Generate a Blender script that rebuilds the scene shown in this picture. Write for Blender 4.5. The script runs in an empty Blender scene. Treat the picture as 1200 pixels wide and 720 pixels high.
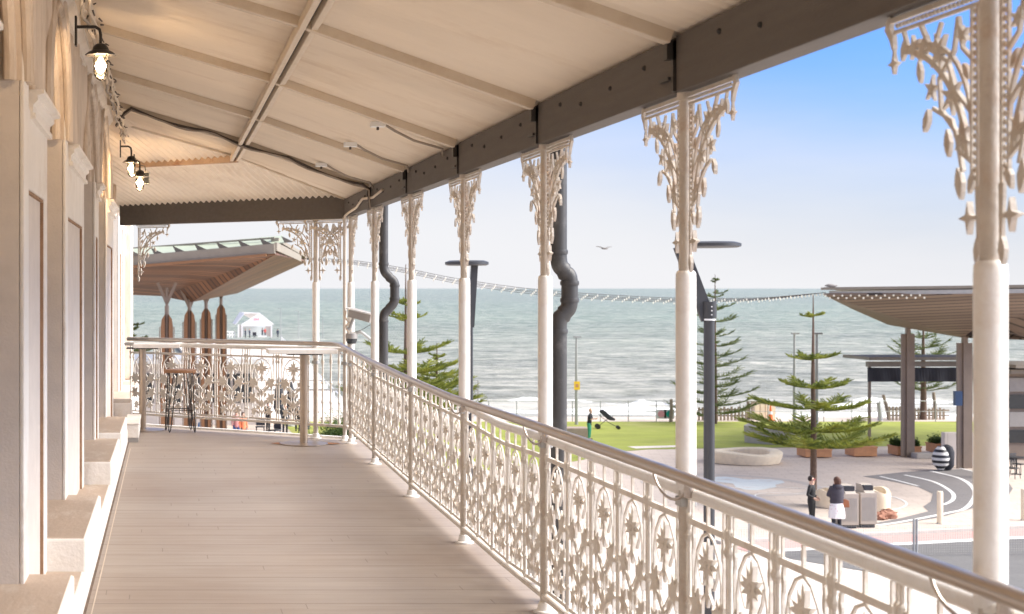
import bpy, bmesh, math, random
from math import sin, cos, pi, radians, sqrt, atan2, hypot
from mathutils import Vector, Matrix
random.seed(7)
scn = bpy.context.scene
COL = scn.collection
F = 1750.0; EYE = 1.65; VX, VY = 192.0, 338.0
GZ = -6.4            # plaza level
SEA = -9.6           # sea level

# ---------------------------------------------------------------- camera
cam = bpy.data.cameras.new('camera'); camo = bpy.data.objects.new('camera', cam); COL.objects.link(camo)
camo.location = (0, 0, EYE); camo.rotation_euler = (radians(90), 0, 0)
cam.sensor_width = 36; cam.lens = F * 36 / 1200
cam.shift_x = (600 - VX) / 1200; cam.shift_y = -(360 - VY) / 1200
cam.clip_start = 0.05; cam.clip_end = 60000
cam.dof.use_dof = True; cam.dof.focus_distance = 10.5; cam.dof.aperture_fstop = 5.6
scn.camera = camo
# ---------------------------------------------------------------- sky
SUN_EL, SUN_AZ = 38.0, 100.0     # azimuth clockwise from +Y
w = bpy.data.worlds.new('World'); scn.world = w; w.use_nodes = True
nt = w.node_tree; nt.nodes.clear()
out = nt.nodes.new('ShaderNodeOutputWorld'); bg = nt.nodes.new('ShaderNodeBackground'); bg.inputs[1].default_value = 0.09
sky = nt.nodes.new('ShaderNodeTexSky'); sky.sky_type = 'NISHITA'; sky.sun_disc = False
sky.sun_elevation = radians(SUN_EL); sky.sun_rotation = radians(SUN_AZ); sky.air_density = 1.0; sky.dust_density = 2.2; sky.ozone_density = 1.5
tc = nt.nodes.new('ShaderNodeTexCoord'); sep = nt.nodes.new('ShaderNodeSeparateXYZ')
nt.links.new(tc.outputs['Generated'], sep.inputs[0])
mp = nt.nodes.new('ShaderNodeMapping'); mp.inputs['Scale'].default_value = (2.2, 2.2, 9); nt.links.new(tc.outputs['Generated'], mp.inputs[0])
nz = nt.nodes.new('ShaderNodeTexNoise'); nz.inputs['Scale'].default_value = 1.6; nz.inputs['Detail'].default_value = 5
nt.links.new(mp.outputs[0], nz.inputs['Vector'])
# thin veil of cloud, dense at the horizon, thinning upwards
ad = nt.nodes.new('ShaderNodeMath'); ad.operation = 'MULTIPLY_ADD'; ad.inputs[1].default_value = 0.07; nt.links.new(nz.outputs[0], ad.inputs[0]); nt.links.new(sep.outputs['Z'], ad.inputs[2])
# the veil is thinner towards the right (+X)
ax = nt.nodes.new('ShaderNodeMath'); ax.operation = 'MULTIPLY_ADD'; ax.inputs[1].default_value = 0.12
nt.links.new(sep.outputs['X'], ax.inputs[0]); nt.links.new(ad.outputs[0], ax.inputs[2])
cr = nt.nodes.new('ShaderNodeValToRGB'); cr.color_ramp.interpolation = 'EASE'
e = cr.color_ramp.elements; e[0].position = 0.085; e[0].color = (.97, .97, .97, 1); e[1].position = 0.26; e[1].color = (0.08, 0.08, 0.08, 1)
el = cr.color_ramp.elements.new(.62); el.color = (.85, .85, .85, 1)
nt.links.new(ax.outputs[0], cr.inputs[0])
mx = nt.nodes.new('ShaderNodeMixRGB'); nt.links.new(cr.outputs[0], mx.inputs[0]); tint = nt.nodes.new('ShaderNodeMixRGB'); tint.blend_type = 'MULTIPLY'; tint.inputs[0].default_value = 1; tint.inputs[2].default_value = (.20, .46, 1.02, 1)
nt.links.new(sky.outputs[0], tint.inputs[1]); nt.links.new(tint.outputs[0], mx.inputs[1]); mx.inputs[2].default_value = (3.35, 3.34, 3.42, 1)
nt.links.new(mx.outputs[0], bg.inputs[0]); nt.links.new(bg.outputs[0], out.inputs[0])
# ---------------------------------------------------------------- sun
sl = bpy.data.lights.new('sun', 'SUN'); sl.energy = 3.0; sl.angle = radians(50); sl.color = (1, .945, .87)
so = bpy.data.objects.new('sun', sl); COL.objects.link(so)
so.rotation_euler = (radians(90 - SUN_EL), 0, radians(180 - SUN_AZ) )
so.location = (-10, -20, 30)
# direction towards the sun
_d = Vector((sin(radians(SUN_AZ)) * cos(radians(SUN_EL)), cos(radians(SUN_AZ)) * cos(radians(SUN_EL)), sin(radians(SUN_EL))))
so.rotation_euler = _d.to_track_quat('Z', 'Y').to_euler()
scn.view_settings.view_transform = 'Standard'; scn.view_settings.look = 'None'
scn.view_settings.exposure = 1.62; scn.view_settings.gamma = 1
scn.view_settings.use_curve_mapping = False
scn.render.engine = 'CYCLES'
scn.cycles.max_bounces = 8; scn.cycles.diffuse_bounces = 5

# ================================================================ helpers
def at(px, py, Z):
    Y = (EYE - Z) * F / (py - VY); return Vector(((px - VX) * Y / F, Y, Z))
def aty(px, py, Y):
    return Vector(((px - VX) * Y / F, Y, EYE - (py - VY) * Y / F))
def lerp(tab, x):
    if x <= tab[0][0]: return tab[0][1]
    for (a, b), (c, d) in zip(tab, tab[1:]):
        if x <= c: return b + (d - b) * (x - a) / (c - a)
    return tab[-1][1]

def mat(name, col, rough=.6, var=.12, scale=6., bump=0., bscale=None, metal=0., dirt=None, dirt_amt=.0, dscale=2., emit=None, stretch=(1, 1, 1), spec=.5):
    m = bpy.data.materials.new(name); m.use_nodes = True; t = m.node_tree; b = t.nodes['Principled BSDF']
    N = t.nodes.new; L = t.links.new
    b.inputs['Roughness'].default_value = rough; b.inputs['Metallic'].default_value = metal
    b.inputs['Specular IOR Level'].default_value = spec
    tcn = N('ShaderNodeTexCoord'); mpn = N('ShaderNodeMapping'); mpn.inputs['Scale'].default_value = stretch
    L(tcn.outputs['Object'], mpn.inputs[0])
    n = N('ShaderNodeTexNoise'); n.inputs['Scale'].default_value = scale; n.inputs['Detail'].default_value = 6; n.inputs['Roughness'].default_value = .62
    L(mpn.outputs[0], n.inputs['Vector'])
    r = N('ShaderNodeValToRGB'); e = r.color_ramp.elements
    e[0].position = .3; e[1].position = .7
    e[0].color = tuple(max(0, c * (1 - var)) for c in col) + (1,); e[1].color = tuple(min(1, c * (1 + var * .6)) for c in col) + (1,)
    L(n.outputs[0], r.inputs[0]); last = r.outputs[0]
    if dirt:
        n2 = N('ShaderNodeTexNoise'); n2.inputs['Scale'].default_value = dscale; n2.inputs['Detail'].default_value = 8; n2.inputs['Roughness'].default_value = .7
        L(mpn.outputs[0], n2.inputs['Vector'])
        r2 = N('ShaderNodeValToRGB'); e2 = r2.color_ramp.elements; e2[0].position = .52; e2[1].position = .72
        e2[0].color = (0, 0, 0, 1); e2[1].color = (dirt_amt,) * 3 + (1,); L(n2.outputs[0], r2.inputs[0])
        mm = N('ShaderNodeMixRGB'); L(r2.outputs[0], mm.inputs[0]); L(last, mm.inputs[1]); mm.inputs[2].default_value = tuple(dirt) + (1,); last = mm.outputs[0]
    L(last, b.inputs['Base Color'])
    if bump:
        n3 = N('ShaderNodeTexNoise'); n3.inputs['Scale'].default_value = bscale or scale * 6; n3.inputs['Detail'].default_value = 4; L(mpn.outputs[0], n3.inputs['Vector'])
        bn = N('ShaderNodeBump'); bn.inputs['Strength'].default_value = bump; bn.inputs['Distance'].default_value = .02; L(n3.outputs[0], bn.inputs['Height']); L(bn.outputs[0], b.inputs['Normal'])
    if emit:
        b.inputs['Emission Color'].default_value = tuple(emit[0]) + (1,); b.inputs['Emission Strength'].default_value = emit[1]
    return m

class MB:
    def __init__(s): s.v = []; s.f = []
    def add(s, vs, fs):
        o = len(s.v); s.v += [tuple(v) for v in vs]; s.f += [tuple(i + o for i in f) for f in fs]; return s
    def box(s, x0, x1, y0, y1, z0, z1):
        return s.add([(x0, y0, z0), (x1, y0, z0), (x1, y1, z0), (x0, y1, z0), (x0, y0, z1), (x1, y0, z1), (x1, y1, z1), (x0, y1, z1)],
                     [(0, 3, 2, 1), (4, 5, 6, 7), (0, 1, 5, 4), (1, 2, 6, 5), (2, 3, 7, 6), (3, 0, 4, 7)])
    def bar(s, a, b, w, h, up=(0, 0, 1)):
        a = Vector(a); b = Vector(b); d = (b - a).normalized(); up = Vector(up)
        sd = d.cross(up)
        if sd.length < 1e-4: sd = d.cross(Vector((1, 0, 0)))
        sd.normalize(); u = sd.cross(d)
        vs = []
        for p in (a, b):
            for i, j in ((-1, -1), (1, -1), (1, 1), (-1, 1)): vs.append(p + sd * (w / 2 * i) + u * (h / 2 * j))
        return s.add(vs, [(0, 1, 2, 3), (7, 6, 5, 4), (0, 4, 5, 1), (1, 5, 6, 2), (2, 6, 7, 3), (3, 7, 4, 0)])
    def tube(s, pts, r, n=8, cap=True, flat=1.0):
        pts = [Vector(p) for p in pts]; R = r if isinstance(r, (list, tuple)) else [r] * len(pts)
        base = len(s.v); prev = None
        for i, p in enumerate(pts):
            if i == 0: d = pts[1] - p
            elif i == len(pts) - 1: d = p - pts[i - 1]
            else: d = (pts[i + 1] - p).normalized() + (p - pts[i - 1]).normalized()
            d.normalize()
            if prev is None:
                u = d.orthogonal().normalized()
                if abs(d.z) < .9: u = d.cross(Vector((0, 0, 1))).normalized()
            else:
                u = prev - d * prev.dot(d); u.normalize()
            prev = u; v = d.cross(u)
            for k in range(n):
                a = 2 * pi * k / n; s.v.append(tuple(p + u * (R[i] * cos(a)) + v * (R[i] * flat * sin(a))))
        for i in range(len(pts) - 1):
            for k in range(n):
                a = base + i * n + k; b = base + i * n + (k + 1) % n; s.f.append((a, b, b + n, a + n))
        if cap:
            s.f.append(tuple(base + k for k in reversed(range(n)))); s.f.append(tuple(base + (len(pts) - 1) * n + k for k in range(n)))
        return s
    def lathe(s, prof, c=(0, 0, 0), n=16, sx=1., sy=1.):
        # prof: (r,z) from bottom to top
        base = len(s.v)
        for r, z in prof:
            for k in range(n):
                a = 2 * pi * k / n; s.v.append((c[0] + r * sx * cos(a), c[1] + r * sy * sin(a), c[2] + z))
        for i in range(len(prof) - 1):
            for k in range(n):
                a = base + i * n + k; b = base + i * n + (k + 1) % n; s.f.append((a, b, b + n, a + n))
        s.f.append(tuple(base + k for k in reversed(range(n)))); s.f.append(tuple(base + (len(prof) - 1) * n + k for k in range(n)))
        return s
    def prism(s, poly, d0, d1, fn):
        # poly list of (u,v); fn(u,v,d)->xyz
        n = len(poly); vs = [fn(u, v, d0) for u, v in poly] + [fn(u, v, d1) for u, v in poly]
        fs = [tuple(reversed(range(n))), tuple(range(n, 2 * n))] + [(i, (i + 1) % n, (i + 1) % n + n, i + n) for i in range(n)]
        return s.add(vs, fs)
    def sphere(s, c, r, n=10, m=7, sc=(1, 1, 1)):
        prof = [(r * sin(pi * (i + .02) / (m - .0)) if 0 < i < m else r * .02, -r * cos(pi * i / m)) for i in range(m + 1)]
        base = len(s.v)
        for rr, z in prof:
            for k in range(n):
                a = 2 * pi * k / n; s.v.append((c[0] + rr * cos(a) * sc[0], c[1] + rr * sin(a) * sc[1], c[2] + z * sc[2]))
        for i in range(m):
            for k in range(n):
                a = base + i * n + k; b = base + i * n + (k + 1) % n; s.f.append((a, b, b + n, a + n))
        return s
    def build(s, name, m, parent=None, smooth=False, shear=False, bevel=0):
        me = bpy.data.meshes.new(name)
        vs = [(x + .004 * (y - 12), y, z) for x, y, z in s.v] if shear else s.v
        me.from_pydata(vs, [], s.f); me.update()
        if m: me.materials.append(m)
        if smooth:
            for p in me.polygons: p.use_smooth = True
            try: me.set_sharp_from_angle(angle=radians(40))
            except Exception: pass
        o = bpy.data.objects.new(name, me); COL.objects.link(o)
        if parent: o.parent = parent
        if bevel:
            b = o.modifiers.new('b', 'BEVEL'); b.width = bevel; b.segments = 2; b.limit_method = 'ANGLE'
        return o

def tag(o, label=None, cat=None, group=None, kind=None):
    if label: o['label'] = label
    if cat: o['category'] = cat
    if group: o['group'] = group
    if kind: o['kind'] = kind
    return o
def empty(name, loc=(0, 0, 0), rz=0, label=None, cat=None, group=None):
    o = bpy.data.objects.new(name, None); COL.objects.link(o); o.location = loc; o.rotation_euler = (0, 0, rz); o.empty_display_size = .2
    return tag(o, label, cat, group)
def copy_tree(o, parent=None):
    c = o.copy(); COL.objects.link(c); c.parent = parent
    for ch in list(o.children): copy_tree(ch, c)
    return c

# ================================================================ materials
M = {}
M['paint'] = mat('white_masonry_paint', (.83, .79, .735), .7, .06, 3, .25, 40, dirt=(.48, .36, .26), dirt_amt=.45, dscale=2.4)
M['paint2'] = mat('stained_moulding_paint', (.66, .56, .46), .7, .18, 3, .25, 40, dirt=(.36, .24, .14), dirt_amt=.6, dscale=5, stretch=(3, 3, .6))
M['panelpaint'] = mat('stippled_panel_paint', (.80, .715, .61), .8, .10, 10, .6, 60, dirt=(.5, .38, .27), dirt_amt=.6, dscale=6)
M['bead'] = mat('brown_stained_bead', (.36, .22, .13), .8, .3, 9, .2)
M['silltop'] = mat('worn_sill_top', (.52, .41, .32), .75, .10, 2.5, .15, 40, stretch=(1, .4, 1), dirt=(.72, .66, .58), dirt_amt=.5, dscale=8)
M['jamb'] = mat('shaded_jamb_paint', (.72, .65, .585), .8, .08, 6, .15, 90)  # wall paint toned down: shade of the jambs put into the colour
M['iron'] = mat('white_iron_paint', (.80, .77, .72), .38, .05, 8, .1, 60, dirt=(.50, .33, .20), dirt_amt=.35, dscale=5)
M['iron_old'] = mat('aged_cream_iron_paint', (.56, .505, .44), .5, .10, 10, .2, 60, dirt=(.42, .27, .17), dirt_amt=.7, dscale=7)
M['iron_lace'] = mat('cream_iron_lace_paint', (.73, .68, .61), .5, .10, 12, .2, 60, dirt=(.50, .34, .22), dirt_amt=.5, dscale=7)
M['steel'] = mat('brushed_steel', (.46, .40, .35), .33, .08, 4, .05, 80, metal=.85, stretch=(6, .3, 6))
M['steelpole'] = mat('brushed_steel_pole', (.46, .37, .29), .34, .12, 6, metal=.8)
M['beam'] = mat('grey_brown_timber_beam', (.105, .090, .078), .7, .14, 5, .2, 60, stretch=(6, .5, 6), dirt=(.10, .08, .065), dirt_amt=.5)
M['rafter'] = mat('cream_timber_paint', (.64, .54, .42), .6, .10, 4, .1, dirt=(.44, .31, .19), dirt_amt=.5, dscale=3)
M['rust'] = mat('rusty_cream_steel', (.50, .35, .24), .6, .2, 5, .1, dirt=(.26, .11, .05), dirt_amt=.9, dscale=7)
M['black'] = mat('black_metal', (.025, .022, .02), .45, .2, 8)
M['cable'] = mat('dark_cable', (.07, .055, .045), .6, .2, 6)
M['greycable'] = mat('grey_cable', (.32, .27, .22), .6, .2, 6)
M['pipe'] = mat('dark_grey_pipe_paint', (.042, .040, .040), .5, .15, 4, dirt=(.2, .19, .18), dirt_amt=.4, dscale=9)
M['lamppost'] = mat('charcoal_powdercoat', (.030, .030, .033), .45, .15, 4)
M['timber'] = mat('orange_timber', (.27, .13, .058), .5, .25, 4, .1, stretch=(1, 1, 8), dirt=(.2, .1, .05), dirt_amt=.5, dscale=4)
M['stone'] = mat('cream_concrete', (.82, .69, .51), .75, .10, 3, .2, dirt=(.46, .38, .3), dirt_amt=.4)
M['greystone'] = mat('grey_concrete', (.42, .39, .36), .8, .12, 3, .2)
M['galv'] = mat('galvanised_metal', (.42, .42, .41), .5, .15, 5, metal=.4)
M['whitemetal'] = mat('white_metal', (.75, .75, .74), .4, .05, 5)
M['roofmetal'] = mat('taupe_roof_metal', (.27, .235, .19), .7, .12, 2, dirt=(.28, .25, .22), dirt_amt=.4)
M['taupe'] = mat('taupe_steel_post', (.24, .185, .145), .45, .12, 2)
M['blind'] = mat('dark_fabric_blind', (.035, .036, .045), .8, .15, 6)
M['darkglass'] = mat('dark_glass', (.035, .04, .045), .12, .2, 2)
M['greenglass'] = mat('pale_green_glass', (.40, .44, .33), .5, .08, 2)
M['pink'] = mat('pink_bike_lane', (.60, .33, .30), .85, .08, 8, .2)
M['linewhite'] = mat('white_line_paint', (.80, .79, .76), .7, .06, 8)
M['asphalt'] = mat('asphalt', (.145, .14, .138), .85, .14, 14, .3, dirt=(.20, .195, .19), dirt_amt=.5, dscale=.7)
M['plazaband'] = mat('grey_paving_band', (.21, .195, .19), .8, .12, 4, .2)
M['kerb'] = mat('kerb_concrete', (.50, .47, .43), .8, .1, 4)
M['bark'] = mat('pine_bark', (.14, .09, .065), .9, .3, 14, .5)
M['brick'] = mat('terracotta_planter', (.55, .27, .13), .7, .15, 5, .2)
M['skin'] = mat('skin', (.60, .38, .28), .5, .05, 5)
M['skin2'] = mat('tanned_skin', (.45, .27, .18), .5, .05, 5)
M['tent'] = mat('white_tent_canvas', (.80, .79, .79), .6, .03, 5)
M['yellow'] = mat('yellow_sign', (.85, .55, .03), .5, .04, 5)
M['bluebox'] = mat('blue_box', (.03, .07, .16), .4, .1, 5)
M['rustpatch'] = mat('rust_stain', (.36, .17, .08), .8, .3, 12)
M['glow'] = mat('lamp_glow', (1, .9, .75), .5, 0, 5, emit=((1, .66, .34), 9))
M['bulb'] = mat('festoon_bulb', (.9, .86, .72), .2, .03, 5)
M['binmetal'] = mat('taupe_bin_metal', (.40, .345, .295), .5, .06, 6)
M['gull'] = mat('gull_feathers', (.22, .20, .19), .7, .3, 3)
M['greyseal'] = mat('grey_metal_sheet', (.35, .33, .31), .5, .1, 4)

def glassmat():
    m = bpy.data.materials.new('clear_lamp_glass'); m.use_nodes = True; t = m.node_tree; t.nodes.clear()
    o = t.nodes.new('ShaderNodeOutputMaterial'); mixn = t.nodes.new('ShaderNodeMixShader'); g = t.nodes.new('ShaderNodeBsdfGlossy'); tr = t.nodes.new('ShaderNodeBsdfTransparent')
    g.inputs['Roughness'].default_value = .08; tr.inputs[0].default_value = (.97, .95, .9, 1)
    fr = t.nodes.new('ShaderNodeFresnel'); fr.inputs[0].default_value = 1.5
    t.links.new(fr.outputs[0], mixn.inputs[0]); t.links.new(tr.outputs[0], mixn.inputs[1]); t.links.new(g.outputs[0], mixn.inputs[2]); t.links.new(mixn.outputs[0], o.inputs[0])
    return m
M['glass'] = glassmat()

def foliage(name, a, b):
    m = bpy.data.materials.new(name); m.use_nodes = True; t = m.node_tree; p = t.nodes['Principled BSDF']; N = t.nodes.new; L = t.links.new
    tcn = N('ShaderNodeTexCoord'); n = N('ShaderNodeTexNoise'); n.inputs['Scale'].default_value = 2.3; n.inputs['Detail'].default_value = 5
    L(tcn.outputs['Object'], n.inputs['Vector']); r = N('ShaderNodeValToRGB'); e = r.color_ramp.elements
    e[0].position = .35; e[0].color = a + (1,); e[1].position = .68; e[1].color = b + (1,); L(n.outputs[0], r.inputs[0]); L(r.outputs[0], p.inputs['Base Color'])
    p.inputs['Roughness'].default_value = .6
    tl = N('ShaderNodeBsdfTranslucent'); L(r.outputs[0], tl.inputs[0]); ms = N('ShaderNodeMixShader'); ms.inputs[0].default_value = .3
    o = t.nodes['Material Output']; L(p.outputs[0], ms.inputs[1]); L(tl.outputs[0], ms.inputs[2]); L(ms.outputs[0], o.inputs[0])
    return m
M['pine'] = foliage('norfolk_pine_needles', (.095, .14, .02), (.36, .38, .055))
M['pine_far'] = foliage('norfolk_pine_needles_far', (.09, .13, .04), (.21, .25, .07))
M['shrub'] = foliage('shrub_leaves', (.04, .08, .02), (.12, .18, .04))

def deckmat():
    m = bpy.data.materials.new('painted_deck_boards'); m.use_nodes = True; t = m.node_tree; p = t.nodes['Principled BSDF']; N = t.nodes.new; L = t.links.new
    tcn = N('ShaderNodeTexCoord'); mp = N('ShaderNodeMapping'); mp.inputs['Scale'].default_value = (.6, 9, 1); L(tcn.outputs['Object'], mp.inputs[0])
    n = N('ShaderNodeTexNoise'); n.inputs['Scale'].default_value = 2.2; n.inputs['Detail'].default_value = 8; n.inputs['Roughness'].default_value = .68; L(mp.outputs[0], n.inputs['Vector'])
    r = N('ShaderNodeValToRGB'); e = r.color_ramp.elements; e[0].position = .28; e[0].color = (.318, .264, .218, 1); e[1].position = .72; e[1].color = (.402, .342, .292, 1); L(n.outputs[0], r.inputs[0])
    n2 = N('ShaderNodeTexNoise'); n2.inputs['Scale'].default_value = .7; n2.inputs['Detail'].default_value = 5; L(tcn.outputs['Object'], n2.inputs['Vector'])
    mm = N('ShaderNodeMixRGB'); mm.blend_type = 'MULTIPLY'; mm.inputs[0].default_value = .55
    r2 = N('ShaderNodeValToRGB'); e2 = r2.color_ramp.elements; e2[0].position = .3; e2[0].color = (.70, .60, .52, 1); e2[1].position = .62; e2[1].color = (1, 1, 1, 1); L(n2.outputs[0], r2.inputs[0])
    L(r.outputs[0], mm.inputs[1]); L(r2.outputs[0], mm.inputs[2])
    # joints: boards of irregular tone, every third joint open
    sp = N('ShaderNodeSeparateXYZ'); L(tcn.outputs['Object'], sp.inputs[0])
    # slight waviness of the joint
    wv = N('ShaderNodeTexNoise'); wv.inputs['Scale'].default_value = .8; L(tcn.outputs['Object'], wv.inputs['Vector'])
    ya = N('ShaderNodeMath'); ya.operation = 'MULTIPLY_ADD'; ya.inputs[1].default_value = .012; L(wv.outputs[0], ya.inputs[0]); L(sp.outputs['Y'], ya.inputs[2])
    def joints(period, width):
        d = N('ShaderNodeMath'); d.operation = 'DIVIDE'; d.inputs[1].default_value = period; L(ya.outputs[0], d.inputs[0])
        fr = N('ShaderNodeMath'); fr.operation = 'FRACT'; L(d.outputs[0], fr.inputs[0])
        lt = N('ShaderNodeMath'); lt.operation = 'LESS_THAN'; lt.inputs[1].default_value = width / period; L(fr.outputs[0], lt.inputs[0]); return lt, d
    j1, d1 = joints(.355, .015); j2, d2 = joints(.1183, .004)
    fl = N('ShaderNodeMath'); fl.operation = 'FLOOR'; L(d2.outputs[0], fl.inputs[0])
    wn = N('ShaderNodeTexWhiteNoise'); wn.noise_dimensions = '1D'; L(fl.outputs[0], wn.inputs['W'])
    r3 = N('ShaderNodeMapRange'); r3.inputs['To Min'].default_value = .97; r3.inputs['To Max'].default_value = 1.02; L(wn.outputs[0], r3.inputs['Value'])
    mb = N('ShaderNodeVectorMath'); mb.operation = 'SCALE'; L(mm.outputs[0], mb.inputs[0]); L(r3.outputs[0], mb.inputs['Scale'])
    # joint strength broken up by noise
    jn = N('ShaderNodeMath'); jn.operation = 'MULTIPLY'; L(j1.outputs[0], jn.inputs[0]); L(n.outputs[0], jn.inputs[1])
    jn2 = N('ShaderNodeMath'); jn2.operation = 'MULTIPLY'; L(j2.outputs[0], jn2.inputs[0]); jn2.inputs[1].default_value = .22
    mxx = N('ShaderNodeMath'); mxx.operation = 'MAXIMUM'; L(jn.outputs[0], mxx.inputs[0]); L(jn2.outputs[0], mxx.inputs[1])
    wn2 = N('ShaderNodeTexWhiteNoise'); wn2.noise_dimensions = '1D'
    fa = N('ShaderNodeMath'); fa.inputs[1].default_value = 37.3; L(fl.outputs[0], fa.inputs[0]); L(fa.outputs[0], wn2.inputs['W'])
    xa = N('ShaderNodeMath'); xa.operation = 'MULTIPLY_ADD'; xa.inputs[1].default_value = .38; L(sp.outputs['X'], xa.inputs[0]); L(wn2.outputs[0], xa.inputs[2])
    xf = N('ShaderNodeMath'); xf.operation = 'FRACT'; L(xa.outputs[0], xf.inputs[0]); xl = N('ShaderNodeMath'); xl.operation = 'LESS_THAN'; xl.inputs[1].default_value = .0022; L(xf.outputs[0], xl.inputs[0])
    xs_ = N('ShaderNodeMath'); xs_.operation = 'MULTIPLY'; xs_.inputs[1].default_value = .5; L(xl.outputs[0], xs_.inputs[0]); mxo = mxx
    mxx = N('ShaderNodeMath'); mxx.operation = 'MAXIMUM'; L(mxo.outputs[0], mxx.inputs[0]); L(xs_.outputs[0], mxx.inputs[1])
    mj = N('ShaderNodeMixRGB'); L(mxx.outputs[0], mj.inputs[0]); L(mb.outputs[0], mj.inputs[1]); mj.inputs[2].default_value = (.12, .09, .07, 1)
    L(mj.outputs[0], p.inputs['Base Color']); p.inputs['Roughness'].default_value = .55
    bn = N('ShaderNodeBump'); bn.inputs['Strength'].default_value = .35; bn.inputs['Distance'].default_value = .004; bn.invert = True; L(mxx.outputs[0], bn.inputs['Height']); L(bn.outputs[0], p.inputs['Normal'])
    return m
M['deck'] = deckmat()
M['ceil'] = mat('cream_corrugated_sheet', (.80, .70, .575), .5, .06, 1.2, 0, dirt=(.55, .42, .30), dirt_amt=.5, dscale=1.3, stretch=(.5, 2.0, 1))

def slatmat(name, c1, c2, ang, freq):
    m = bpy.data.materials.new(name); m.use_nodes = True; t = m.node_tree; p = t.nodes['Principled BSDF']; N = t.nodes.new; L = t.links.new
    tcn = N('ShaderNodeTexCoord'); mp = N('ShaderNodeMapping'); mp.inputs['Rotation'].default_value = (0, 0, ang); L(tcn.outputs['Object'], mp.inputs[0])
    sp = N('ShaderNodeSeparateXYZ'); L(mp.outputs[0], sp.inputs[0])
    mu = N('ShaderNodeMath'); mu.operation = 'MULTIPLY'; mu.inputs[1].default_value = freq; L(sp.outputs['X'], mu.inputs[0])
    fr = N('ShaderNodeMath'); fr.operation = 'FRACT'; L(mu.outputs[0], fr.inputs[0]); fl = N('ShaderNodeMath'); fl.operation = 'FLOOR'; L(mu.outputs[0], fl.inputs[0])
    wn = N('ShaderNodeTexWhiteNoise'); wn.noise_dimensions = '1D'; L(fl.outputs[0], wn.inputs['W'])
    mm = N('ShaderNodeMixRGB'); L(wn.outputs[0], mm.inputs[0]); mm.inputs[1].default_value = c1 + (1,); mm.inputs[2].default_value = c2 + (1,)
    lt = N('ShaderNodeMath'); lt.operation = 'LESS_THAN'; lt.inputs[1].default_value = .22; L(fr.outputs[0], lt.inputs[0])
    m2 = N('ShaderNodeMixRGB'); L(lt.outputs[0], m2.inputs[0]); L(mm.outputs[0], m2.inputs[1]); m2.inputs[2].default_value = tuple(c * .3 for c in c1) + (1,)
    L(m2.outputs[0], p.inputs['Base Color']); p.inputs['Roughness'].default_value = .6
    return m
M['slat_l'] = slatmat('red_brown_soffit_boards', (.085, .036, .016), (.21, .095, .042), radians(78), 2.4)
M['slat_r'] = slatmat('taupe_soffit_boards', (.17, .12, .09), (.27, .20, .15), radians(-40), 1.5)

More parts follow.
